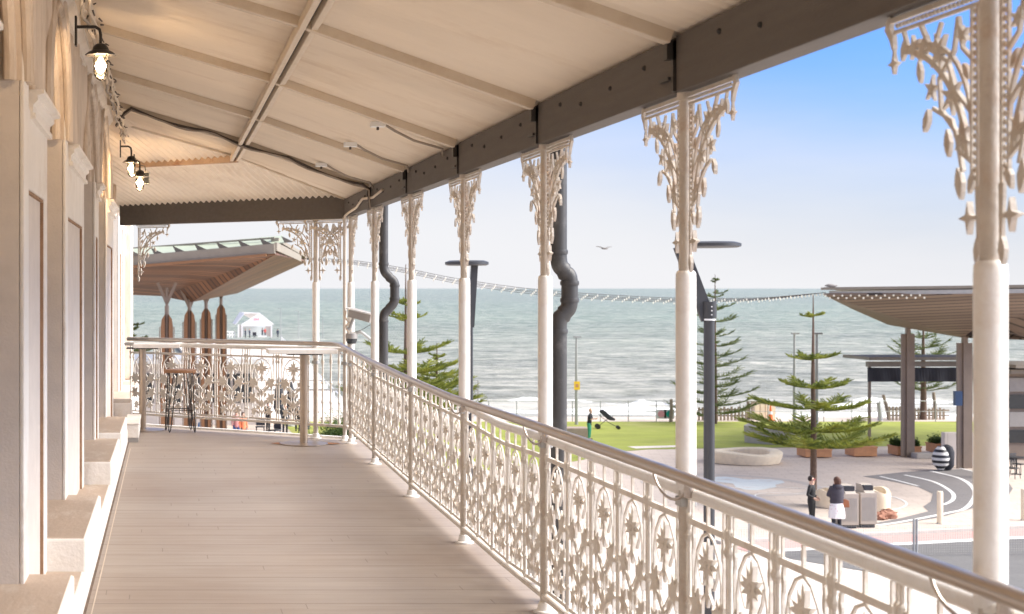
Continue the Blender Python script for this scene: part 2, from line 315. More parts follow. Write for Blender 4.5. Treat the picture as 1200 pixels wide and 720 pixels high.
def seamat():
    m = bpy.data.materials.new('sea_water'); m.use_nodes = True; t = m.node_tree; p = t.nodes['Principled BSDF']; N = t.nodes.new; L = t.links.new
    g = N('ShaderNodeNewGeometry'); sp = N('ShaderNodeSeparateXYZ'); L(g.outputs['Position'], sp.inputs[0])
    def mapn(sx, sy, scale, det=6, ro=.6):
        mp = N('ShaderNodeMapping'); mp.inputs['Scale'].default_value = (sx, sy, 1); mp.inputs['Rotation'].default_value = (0, 0, radians(6)); L(g.outputs['Position'], mp.inputs[0])
        n = N('ShaderNodeTexNoise'); n.inputs['Scale'].default_value = scale; n.inputs['Detail'].default_value = det; n.inputs['Roughness'].default_value = ro; L(mp.outputs[0], n.inputs['Vector']); return n
    big = mapn(.25, 1, .012, 5)
    # colour by distance from shore: sandy grey -> turquoise -> blue grey
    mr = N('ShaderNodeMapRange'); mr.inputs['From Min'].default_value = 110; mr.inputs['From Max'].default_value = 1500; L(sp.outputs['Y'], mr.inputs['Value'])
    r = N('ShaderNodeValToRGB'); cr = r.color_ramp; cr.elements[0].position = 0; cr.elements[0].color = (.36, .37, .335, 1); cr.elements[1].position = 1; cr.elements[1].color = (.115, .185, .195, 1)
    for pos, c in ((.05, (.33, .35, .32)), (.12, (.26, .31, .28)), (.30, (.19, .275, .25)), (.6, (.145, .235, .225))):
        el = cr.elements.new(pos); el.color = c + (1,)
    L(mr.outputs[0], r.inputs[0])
    mm = N('ShaderNodeMixRGB'); mm.blend_type = 'MULTIPLY'; mm.inputs[0].default_value = 1; rb = N('ShaderNodeValToRGB'); rb.color_ramp.elements[0].position = .35; rb.color_ramp.elements[0].color = (.74, .78, .8, 1); rb.color_ramp.elements[1].position = .65; rb.color_ramp.elements[1].color = (1.0, 1.0, 1.0, 1)
    L(big.outputs[0], rb.inputs[0]); L(r.outputs[0], mm.inputs[1]); L(rb.outputs[0], mm.inputs[2])
    # streaks of foam and wave backs
    n1 = mapn(.62, 1, .30, 9, .80); n2 = mapn(.6, 1, 1.1, 7, .78)
    a = N('ShaderNodeMath'); a.operation = 'MULTIPLY_ADD'; a.inputs[1].default_value = .5; L(n2.outputs[0], a.inputs[0]); L(n1.outputs[0], a.inputs[2])
    rf = N('ShaderNodeValToRGB'); rf.color_ramp.elements[0].position = .70; rf.color_ramp.elements[0].color = (0, 0, 0, 1); rf.color_ramp.elements[1].position = .92; rf.color_ramp.elements[1].color = (1, 1, 1, 1)
    # foam bias near shore
    ms = N('ShaderNodeMapRange'); ms.inputs['From Min'].default_value = 126; ms.inputs['From Max'].default_value = 158; ms.inputs['To Min'].default_value = .34; ms.inputs['To Max'].default_value = .0; L(sp.outputs['Y'], ms.inputs['Value'])
    ms2 = N('ShaderNodeMapRange'); ms2.inputs['From Min'].default_value = 150; ms2.inputs['From Max'].default_value = 420; ms2.inputs['To Min'].default_value = .05; ms2.inputs['To Max'].default_value = .0; L(sp.outputs['Y'], ms2.inputs['Value'])
    ab = N('ShaderNodeMath'); L(a.outputs[0], ab.inputs[0]); L(ms.outputs[0], ab.inputs[1]); ac = N('ShaderNodeMath'); L(ab.outputs[0], ac.inputs[0]); L(ms2.outputs[0], ac.inputs[1]); L(ac.outputs[0], rf.inputs[0])
    mf = N('ShaderNodeMixRGB'); L(rf.outputs[0], mf.inputs[0]); L(mm.outputs[0], mf.inputs[1]); mf.inputs[2].default_value = (.70, .71, .70, 1)
    # dark wave troughs
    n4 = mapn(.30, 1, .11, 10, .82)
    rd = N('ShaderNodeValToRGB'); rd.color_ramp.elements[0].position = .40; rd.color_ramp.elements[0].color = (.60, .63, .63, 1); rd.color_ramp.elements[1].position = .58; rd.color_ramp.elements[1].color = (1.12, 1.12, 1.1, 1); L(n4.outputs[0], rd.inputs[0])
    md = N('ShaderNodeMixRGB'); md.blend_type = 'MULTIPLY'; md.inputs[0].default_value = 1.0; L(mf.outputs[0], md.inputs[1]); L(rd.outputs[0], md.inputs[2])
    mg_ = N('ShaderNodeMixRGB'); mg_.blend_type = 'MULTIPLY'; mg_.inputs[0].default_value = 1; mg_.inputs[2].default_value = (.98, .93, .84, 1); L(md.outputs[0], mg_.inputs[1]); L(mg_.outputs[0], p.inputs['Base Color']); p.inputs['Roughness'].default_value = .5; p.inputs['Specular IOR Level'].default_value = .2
    bn = N('ShaderNodeBump'); bn.inputs['Strength'].default_value = 1.; bn.inputs['Distance'].default_value = 1.2
    sm = N('ShaderNodeMath'); L(n1.outputs[0], sm.inputs[0]); L(n4.outputs[0], sm.inputs[1]); L(sm.outputs[0], bn.inputs['Height']); L(bn.outputs[0], p.inputs['Normal'])
    return m
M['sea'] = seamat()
M['foam'] = mat('breaking_foam', (.80, .81, .80), .8, .10, 1.2, .8, 3, dirt=(.50, .47, .42), dirt_amt=.7, dscale=.5, stretch=(.4, 1, 1))
M['lawn'] = mat('lawn_grass', (.27, .30, .045), .9, .25, .5, .6, 20, dirt=(.36, .34, .11), dirt_amt=.8, dscale=.4, stretch=(.6, 1, 1))
M['plaza'] = mat('pale_pink_paving', (.58, .49, .42), .8, .05, 1.2, .1, dirt=(.44, .37, .32), dirt_amt=.7, dscale=.35)
M['footpath'] = mat('pale_footpath', (.68, .62, .57), .8, .06, 1.2, .1, dirt=(.5, .45, .4), dirt_amt=.4, dscale=.4)
def joints_on(m, bw, bh, fac=.25, rot=0):
    t = m.node_tree; p = t.nodes['Principled BSDF']; N = t.nodes.new; L = t.links.new; src = p.inputs['Base Color'].links[0].from_socket
    tcn = N('ShaderNodeTexCoord'); mp = N('ShaderNodeMapping'); mp.inputs['Rotation'].default_value = (0, 0, rot); L(tcn.outputs['Object'], mp.inputs[0])
    br = N('ShaderNodeTexBrick'); br.inputs['Scale'].default_value = 1; br.inputs['Brick Width'].default_value = bw; br.inputs['Row Height'].default_value = bh; br.inputs['Mortar Size'].default_value = .012
    br.inputs['Color1'].default_value = (1, 1, 1, 1); br.inputs['Color2'].default_value = (.93, .92, .91, 1); br.inputs['Mortar'].default_value = (.62, .58, .55, 1); L(mp.outputs[0], br.inputs[0])
    mm = N('ShaderNodeMixRGB'); mm.blend_type = 'MULTIPLY'; mm.inputs[0].default_value = fac; L(src, mm.inputs[1]); L(br.outputs[0], mm.inputs[2]); L(mm.outputs[0], p.inputs['Base Color'])
joints_on(M['plaza'], .9, .45, .8, .25); joints_on(M['footpath'], .6, .6, .7, .25); joints_on(M['plazaband'], .4, .2, .6, .25)
M['sand'] = mat('beach_sand', (.52, .44, .34), .9, .08, .6, .2)

# ================================================================ ground and sea
def sheet(name, poly, z, m, kind='structure', lab=None, thick=0):
    b = MB()
    if thick:
        b.prism(poly, z - thick, z, lambda u, v, d: (u, v, d))
    else: b.add([(x, y, z) for x, y in poly], [tuple(range(len(poly)))])
    o = b.build(name, m); tag(o, lab, None, None, kind)
    # faces up
    return o
def ccw(p):
    a = sum(p[i][0] * p[(i + 1) % len(p)][1] - p[(i + 1) % len(p)][0] * p[i][1] for i in range(len(p)))
    return p if a > 0 else p[::-1]
GEDGE = 93.5
sheet('plaza_paving', [(-120, -40), (160, -40), (160, GEDGE), (-120, GEDGE)], GZ, M['plaza'], lab='pale pink paved plaza below the hotel veranda', thick=3.2)
sheet('sand_bed', [(-3000, GEDGE), (3000, GEDGE), (3000, 125), (-3000, 125)], SEA + .15, M['sand'])
sheet('seabed_land', [(-3000, -600), (3000, -600), (3000, GEDGE), (-3000, GEDGE)], SEA + .1, M['sand'])
b = MB()   # sea: rows with growing spacing, gentle swell near by
rows = [112 + 1.5 * i for i in range(90)] + [247 + 8 * 1.09 ** i * i * .6 for i in range(1, 60)]
rows = [r for r in rows if r < 20000] + [22000, 40000]
nx = 90
for r_i, y in enumerate(rows):
    wd = 60 + y * .9
    for i in range(nx + 1):
        x = -wd * .6 + (wd * 1.6) * i / nx + 0
        a = max(0, 1 - (y - 112) / 500) * .16
        z = SEA + a * (sin(y * .42 + sin(x * .05) * 1.6 + sin(x * .013 + 2) * 2) + .5 * sin(y * .9 + x * .11))
        b.v.append((x, y, z))
for j in range(len(rows) - 1):
    for i in range(nx):
        a = j * (nx + 1) + i; b.f.append((a, a + 1, a + nx + 2, a + nx + 1))
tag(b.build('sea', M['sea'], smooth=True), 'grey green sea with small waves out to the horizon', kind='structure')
# breakers
def breaker(px0, px1, py, h, seed, name='sea_surf'):
    rnd = random.Random(seed); b = MB(); c0 = at(px0, py, SEA); c1 = at(px1, py, SEA); n = 60; prof = 8
    for i in range(n + 1):
        t = i / n; p = c0.lerp(c1, t); env = sin(pi * t) ** .6 * (.75 + .25 * sin(t * 13 + seed)) if 0 < t < 1 else 0.
        yo = 1.5 * sin(t * 9 + seed) + rnd.uniform(-.15, .15)
        hh = max(.02, h * (env if isinstance(env, float) else 0) * (.93 + .14 * rnd.random()))
        for k in range(prof):
            u = k / (prof - 1); b.v.append((p.x, p.y + yo - 1.6 + 4.2 * u, SEA - .15 + hh * (sin(pi * u ** .55)) + (.1 * hh * rnd.random())))
    for i in range(n):
        for k in range(prof - 1):
            a = i * prof + k; b.f.append((a, a + prof, a + prof + 1, a + 1))
    tag(b.build(name, M['foam'], smooth=True), None, kind='structure')
breaker(480, 930, 482, .6, 1); breaker(705, 800, 474, .6, 2); breaker(560, 700, 470, .5, 3)
breaker(905, 1180, 477, .45, 4); breaker(990, 1120, 470, .5, 5); breaker(600, 1250, 488, .6, 6); breaker(300, 560, 478, .7, 7)

def gp(px, py, z=GZ): v = at(px, py, z); return (v.x, v.y)
# lawn
pts = [gp(px, 494.5) for px in range(330, 1290, 60)] + [gp(1260, 523), gp(1150, 522), gp(1000, 524), gp(860, 525.5), gp(760, 527), gp(720, 530), gp(680, 540), gp(600, 552), gp(480, 548), gp(420, 530), gp(350, 516)]
sheet('lawn', ccw(pts), GZ + .012, M['lawn'], lab='bright green lawn between the plaza and the beach')
pa = [gp(735, 523.8), gp(800, 522.3), gp(806, 524.2), gp(745, 526.2)]
sheet('lawn_path', ccw(pa), GZ + .018, M['footpath'])
# road with kerb, bike lane, lines
K0 = Vector(gp(870, 634.8)); K1 = Vector(gp(1200, 618)); kd = (K1 - K0).normalized(); kn = Vector((kd.y, -kd.x))   # kn towards camera
def kp(s, t): p = K0 + kd * s + kn * t; return (p.x, p.y)
sheet('road', ccw([kp(-1, 1.9), kp(60, 1.9), kp(60, 14), kp(8, 14), kp(1.5, 9)]), GZ + .010, M['asphalt'], lab='grey asphalt road beyond the balustrade')
sheet('bike_lane', ccw([kp(-1, .35), kp(60, .35), kp(60, 1.55), kp(-1, 1.55)]), GZ + .014, M['pink'])
sheet('road_line', ccw([kp(-1, 1.56), kp(60, 1.56), kp(60, 1.95), kp(-1, 1.95)]), GZ + .018, M['linewhite'])
bb = MB(); bb.prism(ccw([kp(-1, 0), kp(60, 0), kp(60, .3), kp(-1, .3)]), GZ - .05, GZ + .1, lambda u, v, d: (u, v, d)); tag(bb.build('kerb', M['kerb']), kind='structure')
for (s, t) in ((9, 3.6), (14, 4.6), (21, 3.8)):
    sheet('road_marking', ccw([kp(s, t), kp(s + 1.6, t - .1), kp(s + 1.6, t + .1), kp(s, t + .15)]), GZ + .018, M['linewhite'])
sheet('footpath', ccw([(-60, -30), (70, -30), kp(60, 14.2), kp(8, 14.2), kp(1.4, 9), kp(-1, 1.9), kp(-40, 1.9)]), GZ + .004, M['footpath'], lab='pale paved footpath below the veranda')
# plaza circle
C = Vector(gp(925, 583)); 
def ring(name, r0, r1, a0, a1, z, m, n=72, c=C):
    b = MB(); vs = []
    for i in range(n + 1):
        a = radians(a0 + (a1 - a0) * i / n); vs += [(c.x + r0 * cos(a), c.y + r0 * sin(a), z), (c.x + r1 * cos(a), c.y + r1 * sin(a), z)]
    b.add(vs, [(2 * i, 2 * i + 1, 2 * i + 3, 2 * i + 2) for i in range(n)])
    tag(b.build(name, m), kind='structure')
sc = C.y / F
sheet('paving_band', ccw([gp(x, y) for x, y in ((1011, 558.6), (1060, 553.5), (1095, 551), (1126, 550), (1160, 553), (1179, 562), (1187, 573), (1179, 585), (1140, 596), (1100, 607), (1040, 616), (1025, 613.5), (1056, 607.5), (1088, 599.5), (1082, 594), (1091, 588), (1093, 579), (1075, 570.5), (1040, 563.5))]), GZ + .008, M['plazaband'])
def gline(pts, w, z=GZ + .013):
    P_ = [Vector(gp(x, y)) for x, y in pts]; Q_ = []
    for i in range(len(P_) - 1):
        p0, p1, p2, p3 = P_[max(i - 1, 0)], P_[i], P_[i + 1], P_[min(i + 2, len(P_) - 1)]
        for k in range(8):
            t = k / 8; Q_.append(.5 * ((2 * p1) + (p2 - p0) * t + (2 * p0 - 5 * p1 + 4 * p2 - p3) * t * t + (3 * p1 - p0 - 3 * p2 + p3) * t ** 3))
    Q_.append(P_[-1]); vs = []
    for i, q in enumerate(Q_):
        d = (Q_[min(i + 1, len(Q_) - 1)] - Q_[max(i - 1, 0)]).normalized(); n = Vector((-d.y, d.x)) * w / 2
        vs += [(q.x + n.x, q.y + n.y, z), (q.x - n.x, q.y - n.y, z)]
    tag(MB().add(vs, [(2 * i, 2 * i + 1, 2 * i + 3, 2 * i + 2) for i in range(len(Q_) - 1)]).build('paving_line', M['linewhite']), kind='structure')
gline([(1090.6, 552.5), (1127, 562), (1142.6, 577), (1133, 595), (1109, 602), (1054, 612.5), (1028, 616)], .17)
gline([(1060, 557), (1094, 565), (1115, 577), (1116.6, 586), (1106, 592)], .15); gline([(1031, 558.6), (1055, 564.5), (1076, 570)], .13); gline([(1124, 549), (1143, 553.5), (1160, 559)], .13)
ring('paving_line', 4.0, 4.08, -60, 60, GZ + .010, M['linewhite']); ring('paving_line', 2.9, 2.98, -30, 200, GZ + .010, M['linewhite'])
ring('paving_line', 1.2, 1.26, 0, 200, GZ + .010, M['linewhite'])
# steps in the band at far side
for i in range(3):
    a = radians(50 - i * 9)
# pale mosaic
b = MB(); mc = Vector(gp(876, 566)); pl = []
for i in range(26):
    a = 2 * pi * i / 26; rr = 1 + .28 * sin(3 * a + 1) + .15 * sin(5 * a); pl.append((mc.x + 1.25 * rr * cos(a), mc.y + 1.9 * rr * sin(a)))
sheet('paving_mosaic', ccw(pl), GZ + .006, mat('pale_blue_mosaic', (.60, .63, .62), .6, .10, 3, dirt=(.5, .43, .38), dirt_amt=.8, dscale=1.2))
b = MB(); mc = Vector(gp(855, 568)); ring('paving_mosaic_ring', 3.0, 3.5, 0, 360, GZ + .004, mat('taupe_paving', (.47, .41, .37), .8, .06, 2), c=mc)

# ================================================================ veranda floor
Z_FL = [(0, 0), (9, 0), (13.7, .03), (16, .04), (18, .04)]
YC = [3.51 + 2.048 * k for k in range(-3, 7)]          # column positions along the side
XC = 1.943
CORNER = Vector((XC, YC[-1], 0)); ENDL = Vector((-.37, 17.45, 0)); ED = (ENDL - CORNER).normalized(); EN = Vector((ED.y, -ED.x, 0))   # EN points outward (away from camera)
if EN.y < 0: EN = -EN
b = MB(); ys = [-8 + .5 * i for i in range(48)]
ys = [y for y in ys if y < 15.9]
for y in ys:
    z = lerp(Z_FL, y); b.v += [(-1.0, y, z), (XC + .13, y, z)]
for i in range(len(ys) - 1): b.f.append((2 * i, 2 * i + 1, 2 * i + 3, 2 * i + 2))
n = len(b.v); pe = CORNER + EN * .14; pl_ = ENDL + EN * .14 - ED * -.5
z = .04; b.v += [(pe.x + .13, pe.y - .05, z), (-1.0, pl_.y + .1, z)]
b.f.append((n - 2, n - 1, n, n + 1))
dk = b.build('floor', M['deck'])
sol = dk.modifiers.new('s', 'SOLIDIFY'); sol.thickness = .18; sol.offset = -1
tag(dk, 'beige timber deck floor of the veranda', kind='structure')
# pale edging board at the end of the deck and seam by the wall
b = MB(); a_ = CORNER + EN * .16 ; c_ = ENDL + EN * .16
b.bar((a_.x, a_.y, .0), (c_.x - .2, c_.y + .13, .0), .05, .12)
tag(b.build('deck_edging', M['iron']), 'white edging board along the far end of the deck', 'edging board')
b = MB()
for y in [-2 + .5 * i for i in range(35)]:
    b.v += [(-.352 + .004 * (y - 12), y, lerp(Z_FL, y) + .003), (-.345 + .004 * (y - 12), y, lerp(Z_FL, y) + .003)]
b.f = [(2 * i, 2 * i + 1, 2 * i + 3, 2 * i + 2) for i in range(34)]
tag(b.build('floor_seam', mat('pale_sealant', (.62, .52, .42), .7)), kind='structure')
b = MB()
for y in [-2 + .5 * i for i in range(37)]:
    b.v += [(-.395 + .004 * (y - 12), y, lerp(Z_FL, y) + .002), (-.377 + .004 * (y - 12), y, lerp(Z_FL, y) + .002)]
b.f = [(2 * i, 2 * i + 1, 2 * i + 3, 2 * i + 2) for i in range(36)]
tag(b.build('floor_gap', mat('dark_gap_strip', (.16, .11, .08), .9, .4, 9)), kind='structure')  # dark strip laid flat along the foot of the plinth

# ================================================================ hotel building (left wall)
hotel = empty('hotel_building', (-.6, 6, 0), 0, 'white painted hotel wall with arched windows, panelled piers and deep sills along the veranda', 'building')
hotel.location = (0, 0, 0)
PIERS = [(-8, -2.6), (-1.1, .3), (1.8, 2.6), (4.0, 5.1), (6.54, 7.78), (9.15, 11.12), (12.75, 13.40), (14.98, 16.9), (18.76, 19.95), (20.85, 22.3)]
SILLS = [(-2.6, -1.0), (.3, 1.9), (2.6, 4.1), (5.05, 6.78), (7.75, 9.38), (11.18, 12.9), (13.43, 15.1), (16.94, 18.9), (19.98, 21.4)]
XF = -.60
core = MB(); core.box(-3.2, -.98, -8, 22.3, -6.5, 4.3).build('wall', M['paint'], hotel, shear=True)
for (y0, y1) in PIERS:
    wd = y1 - y0
    pr_ = MB().box(-1.0, XF - .012, y0, y1, -.2, 2.56).build('pier', M['jamb'], hotel, shear=True)
    mg = min(.22, wd * .22)
    m1 = MB()   # one frame round the sunk panel: near, far and top margin
    y0_, y1_ = y0 + .003, y1 - .003; ya, yb = y0 + mg, y1 - mg * .8
    m1.prism([(y0_, .1), (ya, .1), (ya, 2.10), (yb, 2.10), (yb, .1), (y1_, .1), (y1_, 2.47), (ya, 2.47), (ya, 3.5), (y0_, 3.5)], XF - .010, XF + .010, lambda u, v, d: (d, u, v))
    m1.build('pier_margin', M['paint'], pr_, shear=True, bevel=.006)
    MB().box(XF - .030, XF - .018, ya - .01, yb + .01, .1, 2.12).build('pier_panel', M['panelpaint'], pr_, shear=True)
    MB().box(XF - .018, XF + .004, yb - .012, yb - .001, .12, 2.085).box(XF - .018, XF + .004, ya + .002, yb - .013, 2.086, 2.098).build('panel_bead', M['bead'], pr_, shear=True)
    c0 = y0 + min(.3, wd * .28); cap = MB()
    prf = [(-.05, 2.425), (.035, 2.425), (.035, 2.45), (.022, 2.456), (.024, 2.49), (.045, 2.508), (.045, 2.53), (.075, 2.538), (.075, 2.558), (-.05, 2.558)]
    n_ = len(prf); vs = []
    for e in (0, 1):
        for x, z in prf: vs.append((XF + x, (y1 + max(x, 0) * .5) if e else (c0 - max(x, 0) * .5), z))
    cap.add(vs, [tuple(range(n_)), tuple(reversed(range(n_, 2 * n_)))] + [(i, i + n_, (i + 1) % n_ + n_, (i + 1) % n_) for i in range(n_)])
    cap.build('capital', M['paint'], pr_, shear=True)
    # fluted strip above the capital, one moulded profile
    prf = [(y0 + mg, XF - .03)]; n_ = 36
    for i in range(n_ + 1):
        t = i / n_; yy = c0 + .01 + (y1 + .03 - c0) * t; prf.append((yy, XF + .002 + .030 * abs(sin(t * pi * 3.5)) * (1 if int(t * 3.5) % 2 else .55)))
    prf.append((y1 + .03, XF - .03))
    MB().prism(prf, 2.55, 3.5, lambda u, v, d: (v, u, d)).build('pier_moulding', M['paint2'], pr_, shear=True)
# spandrels with arched heads, reveals and windows
WINS = [(PIERS[i][1], PIERS[i + 1][0]) for i in range(len(PIERS) - 1)]
for (y0, y1) in WINS:
    c = (y0 + y1) / 2; r = (y1 - y0) / 2; zc = 2.56; N_ = 20; sp = MB()
    rz = .66                                                   # rise of the arch
    arc = [(c - r * cos(pi * i / N_), zc + rz * sin(pi * i / N_)) for i in range(N_ + 1)]
    vs = []
    for a, za in arc: vs += [(XF, a, za), (XF, a, 3.55), (-1.0, a, za)]
    sp.add(vs, [(3 * i, 3 * i + 3, 3 * i + 4, 3 * i + 1) for i in range(N_)] + [(3 * i, 3 * i + 2, 3 * i + 5, 3 * i + 3) for i in range(N_)])
    spo = sp.build('arch_head', M['paint2'], hotel, shear=True)
    for (dr, x, rr) in ((.03, XF + .02, .024), (.085, XF + .012, .016), (.14, XF + .022, .026), (-.03, XF - .05, .03), (-.06, XF - .12, .03), (-.09, XF - .19, .03)):
        pts = [(x, c - (r + dr) * cos(pi * i / N_), zc + (rz + dr) * sin(pi * i / N_)) for i in range(N_ + 1)]
        MB().tube(pts, rr, 8).build('arch_moulding', M['paint2'], spo, shear=True, smooth=True)
    frm = MB()
    for yy in (y0 + .05, y1 - .05, c): frm.box(-.95, -.90, yy - .035, yy + .035, .36, 3.3)
    for zz in (.42, 1.9, 2.56): frm.box(-.949, -.905, y0, y1, zz - .035, zz + .035)
    wn_ = MB().box(-.965, -.95, y0, y1, .36, 3.3).build('window', M['darkglass'], hotel, shear=True)
    frm.build('frame', M['paint'], wn_, shear=True)
# plinth and sills
pn = MB(); pn.box(-1.0, -.392, -8, 22.3, -.15, .178); pn.build('plinth', M['paint'], hotel, shear=True, bevel=.012)
for (y0, y1) in SILLS:
    o = MB().box(-.99, -.385, y0, y1, .16, .350).build('sill', M['paint'], hotel, shear=True, bevel=.014)
    MB().box(-.98, -.40, y0 + .012, y1 - .012, .345, .3535).build('sill_top', M['silltop'], o, shear=True)
for i in range(len(SILLS) - 1):
    MB().box(-.62, -.41, SILLS[i][1] + .01, SILLS[i + 1][0] - .01, .17, .1815).build('plinth_top', M['silltop'], hotel, shear=True)
# corner pilaster beyond the veranda end and small pedestal block
MB().box(-.62, -.462, 21.15, 22.35, .36, 4.2).build('corner_pilaster', M['paint2'], hotel, shear=False, bevel=.01)
MB().box(-.99, -.50, 21.0, 22.3, 3.3, 4.2).build('wall_top', M['paint'], hotel)
# upper wall band under the roof
MB().box(-1.0, XF - .02, -8, 22.3, 3.5, 4.2).build('wall_band', M['paint2'], hotel, shear=True)
cn = MB()
prof = [(-.62, 3.40), (-.53, 3.40), (-.525, 3.345), (-.545, 3.325), (-.57, 3.31), (-.575, 3.285), (-.62, 3.285)]
cn.prism(prof, -8, 17.3, lambda u, v, d: (u, d, v)); cn.build('cornice', M['paint'], hotel, shear=True, smooth=True)
pb = MB(); pb.box(-.40, -.262, 15.6, 16.75, .085, .225); pb.box(-.41, -.252, 15.59, 16.76, .225, .24)
po = pb.build('pedestal_block', M['paint'], bevel=.01); tag(po, 'low cream masonry block on dark footing beside the wall plinth', 'pedestal')
MB().box(-.395, -.268, 15.612, 16.74, .03, .088).build('footing', M['greyseal'], po)

# ================================================================ veranda roof
roof = empty('veranda_roof', (0, 0, 0), 0, 'cream corrugated veranda roof on rafters with a dark fascia beam', 'roof')
def zbeam(y): return 2.373 + .022 * (y - 3) / 12
def zroof(x): # underside height as function of X
    if x >= .733: return 2.60 + (3.03 - 2.60) * (XC - x) / (XC - .733)
    return 3.03 + (3.36 - 3.03) * (.733 - x) / (.733 + .37)
HIPW = Vector((-.32, 15.0, 3.30)); HIPP = Vector((.733, 15.4, 3.04)); HIPC = Vector((XC, YC[-1], 2.61))
def hipY(x):
    if x < .733: return HIPW.y + (x - HIPW.x) / (HIPP.x - HIPW.x) * (HIPP.y - HIPW.y)
    return HIPP.y + (x - HIPP.x) / (HIPC.x - HIPP.x) * (HIPC.y - HIPP.y)
# corrugated: columns of vertices along X, waves along Y
def corr(ph): return .015 * sin(ph)
b = MB(); PITCH = .076; xs = [-1.3, -.8, -.37, 0.0, .38, .733, 1.1, 1.5, XC + .25]
ny = int((15.95 + 8) / (PITCH / 6))
for j in range(ny + 1):
    y = -8 + j * PITCH / 6
    for x in xs:
        yy = min(y, hipY(x) + .05); b.v.append((x, yy, zroof(x) + corr(2 * pi * yy / PITCH)))
nn = len(xs)
for j in range(ny):
    for i in range(nn - 1):
        a = j * nn + i; b.f.append((a, a + nn, a + nn + 1, a + 1))
rs = b.build('roof_sheet', M['ceil'], roof, smooth=True)
# end slope: from hip line down to end beam; corrugations run towards the end beam
b = MB(); DE = (CORNER - ENDL).normalized(); L_ = (CORNER - ENDL).length
base_l = ENDL + Vector((-.9, .9 * .0, 0))
n_e = int((L_ + 1.6) / (PITCH / 6)); sl_ = []
fall = Vector((EN.x, EN.y, 0))
for j in range(n_e + 1):
    s = -.9 + j * PITCH / 6; p0 = ENDL + DE * s                 # on end beam line
    s_ = corr(2 * pi * s / PITCH)
    # go inward (towards camera) until the hip line
    top = None; tt = 0
    for k in range(400):
        tt = k * .01; q = p0 - fall * tt
        if q.y <= hipY(max(min(q.x, XC), -1.2)): break
    for k in range(5):
        t = tt * (1 - k / 4) if k < 4 else -.25
        t = [tt, tt * .66, tt * .33, 0, -.2][k]
        q = p0 - fall * t; qt = p0 - fall * tt; zt_ = zroof(max(-1.3, qt.x)) + .004; b.v.append((q.x, q.y, 2.605 + (zt_ - 2.605) * t / max(tt, .05) + s_ if tt > .05 else 2.61))
for j in range(n_e):
    for i in range(4):
        a = j * 5 + i; b.f.append((a, a + 1, a + 6, a + 5))
b.build('end_roof_sheet', M['ceil'], roof, smooth=True)
# purlin (twin angle) along the veranda, and the rusty end purlin
pz = 2.985
o = MB().bar((.70, -8, pz), (.70, 15.42, pz), .035, .05).build('purlin', M['rafter'], roof, bevel=.004)
MB().bar((.765, -8, pz), (.765, 15.42, pz), .035, .05).build('purlin', M['rafter'], roof, bevel=.004)
MB().bar((.733, -8, pz + .03), (.733, 15.42, pz + .03), .035, .012).build('purlin_gap_shade', M['cable'], roof)  # dark bar standing in for the shade between the twin angles
pe0 = Vector((.76, 15.42, 2.985)); pe1 = Vector((-.30, 16.09, 2.985))
MB().bar(pe0, pe1, .05, .075).build('end_purlin', M['rust'], roof, bevel=.004)
# rafters over each post
for y in YC[:-1]:
    rb = MB()
    pts_ = [(-.6, zroof(-.6)), (.733, zroof(.733)), (XC - .06, zroof(XC - .06))]
    rb.bar((-.6, y, zroof(-.6) - .038), (.733, y, zroof(.733) - .038), .06, .052, up=(0, 0, 1))
    rb.bar((.733, y, zroof(.733) - .039), (XC - .06, y, zroof(XC - .06) - .039), .06, .052)
    rb.build('rafter', M['rafter'], roof, bevel=.004)
hb = MB(); hb.bar(HIPP - Vector((0, 0, .03)), HIPC - Vector((0, 0, .03)), .045, .02); hb.bar(HIPW - Vector((0, 0, .03)), HIPP - Vector((0, 0, .03)), .03, .02)
hb.build('hip_trim', M['rafter'], roof)
# fascia beam in lengths between posts
for y0, y1 in zip(YC, YC[1:]):
    z0, z1 = zbeam(y0), zbeam(y1)
    MB().add([(XC - .04, y0 + .006, z0), (XC + .06, y0 + .006, z0), (XC + .06, y1 - .006, z1), (XC - .04, y1 - .006, z1),
              (XC - .04, y0 + .006, 2.585), (XC + .06, y0 + .006, 2.585), (XC + .06, y1 - .006, 2.59), (XC - .04, y1 - .006, 2.59)],
             [(0, 3, 2, 1), (4, 5, 6, 7), (0, 1, 5, 4), (1, 2, 6, 5), (2, 3, 7, 6), (3, 0, 4, 7)]).build('fascia_beam', M['beam'], roof, bevel=.004)
bk = MB()
for y in YC[:-1]:
    bk.box(XC - .052, XC + .065, y - .012, y + .012, zbeam(y) + .004, 2.575)
    bk.box(XC - .075, XC - .04, y - .012, y + .03, 2.50, 2.57)
    bk.box(XC - .06, XC - .04, y + .02, y + .13, zbeam(y) + .05, zbeam(y) + .062)
bk.build('joint_plate', M['black'], roof)
bo = MB()
for y in YC[:-1]:
    for dy, z in ((.35, 2.52), (.8, 2.5), (1.25, 2.49), (1.6, 2.53)): bo.sphere((XC - .042, y + dy, z), .011, 8, 4)
bo.build('bolt_heads', M['black'], roof)
ce = CORNER + Vector((0, 0, 2.512)); ee = ENDL + Vector((-.12, .08, 2.512))
MB().bar(ce, ee, .10, .25).build('end_beam', M['beam'], roof, bevel=.004)
# outside gutter
MB().tube([(XC + .26, -8, 2.56), (XC + .26, 16.1, 2.58)], .06, 10).build('gutter', M['pipe'], roof, smooth=True)

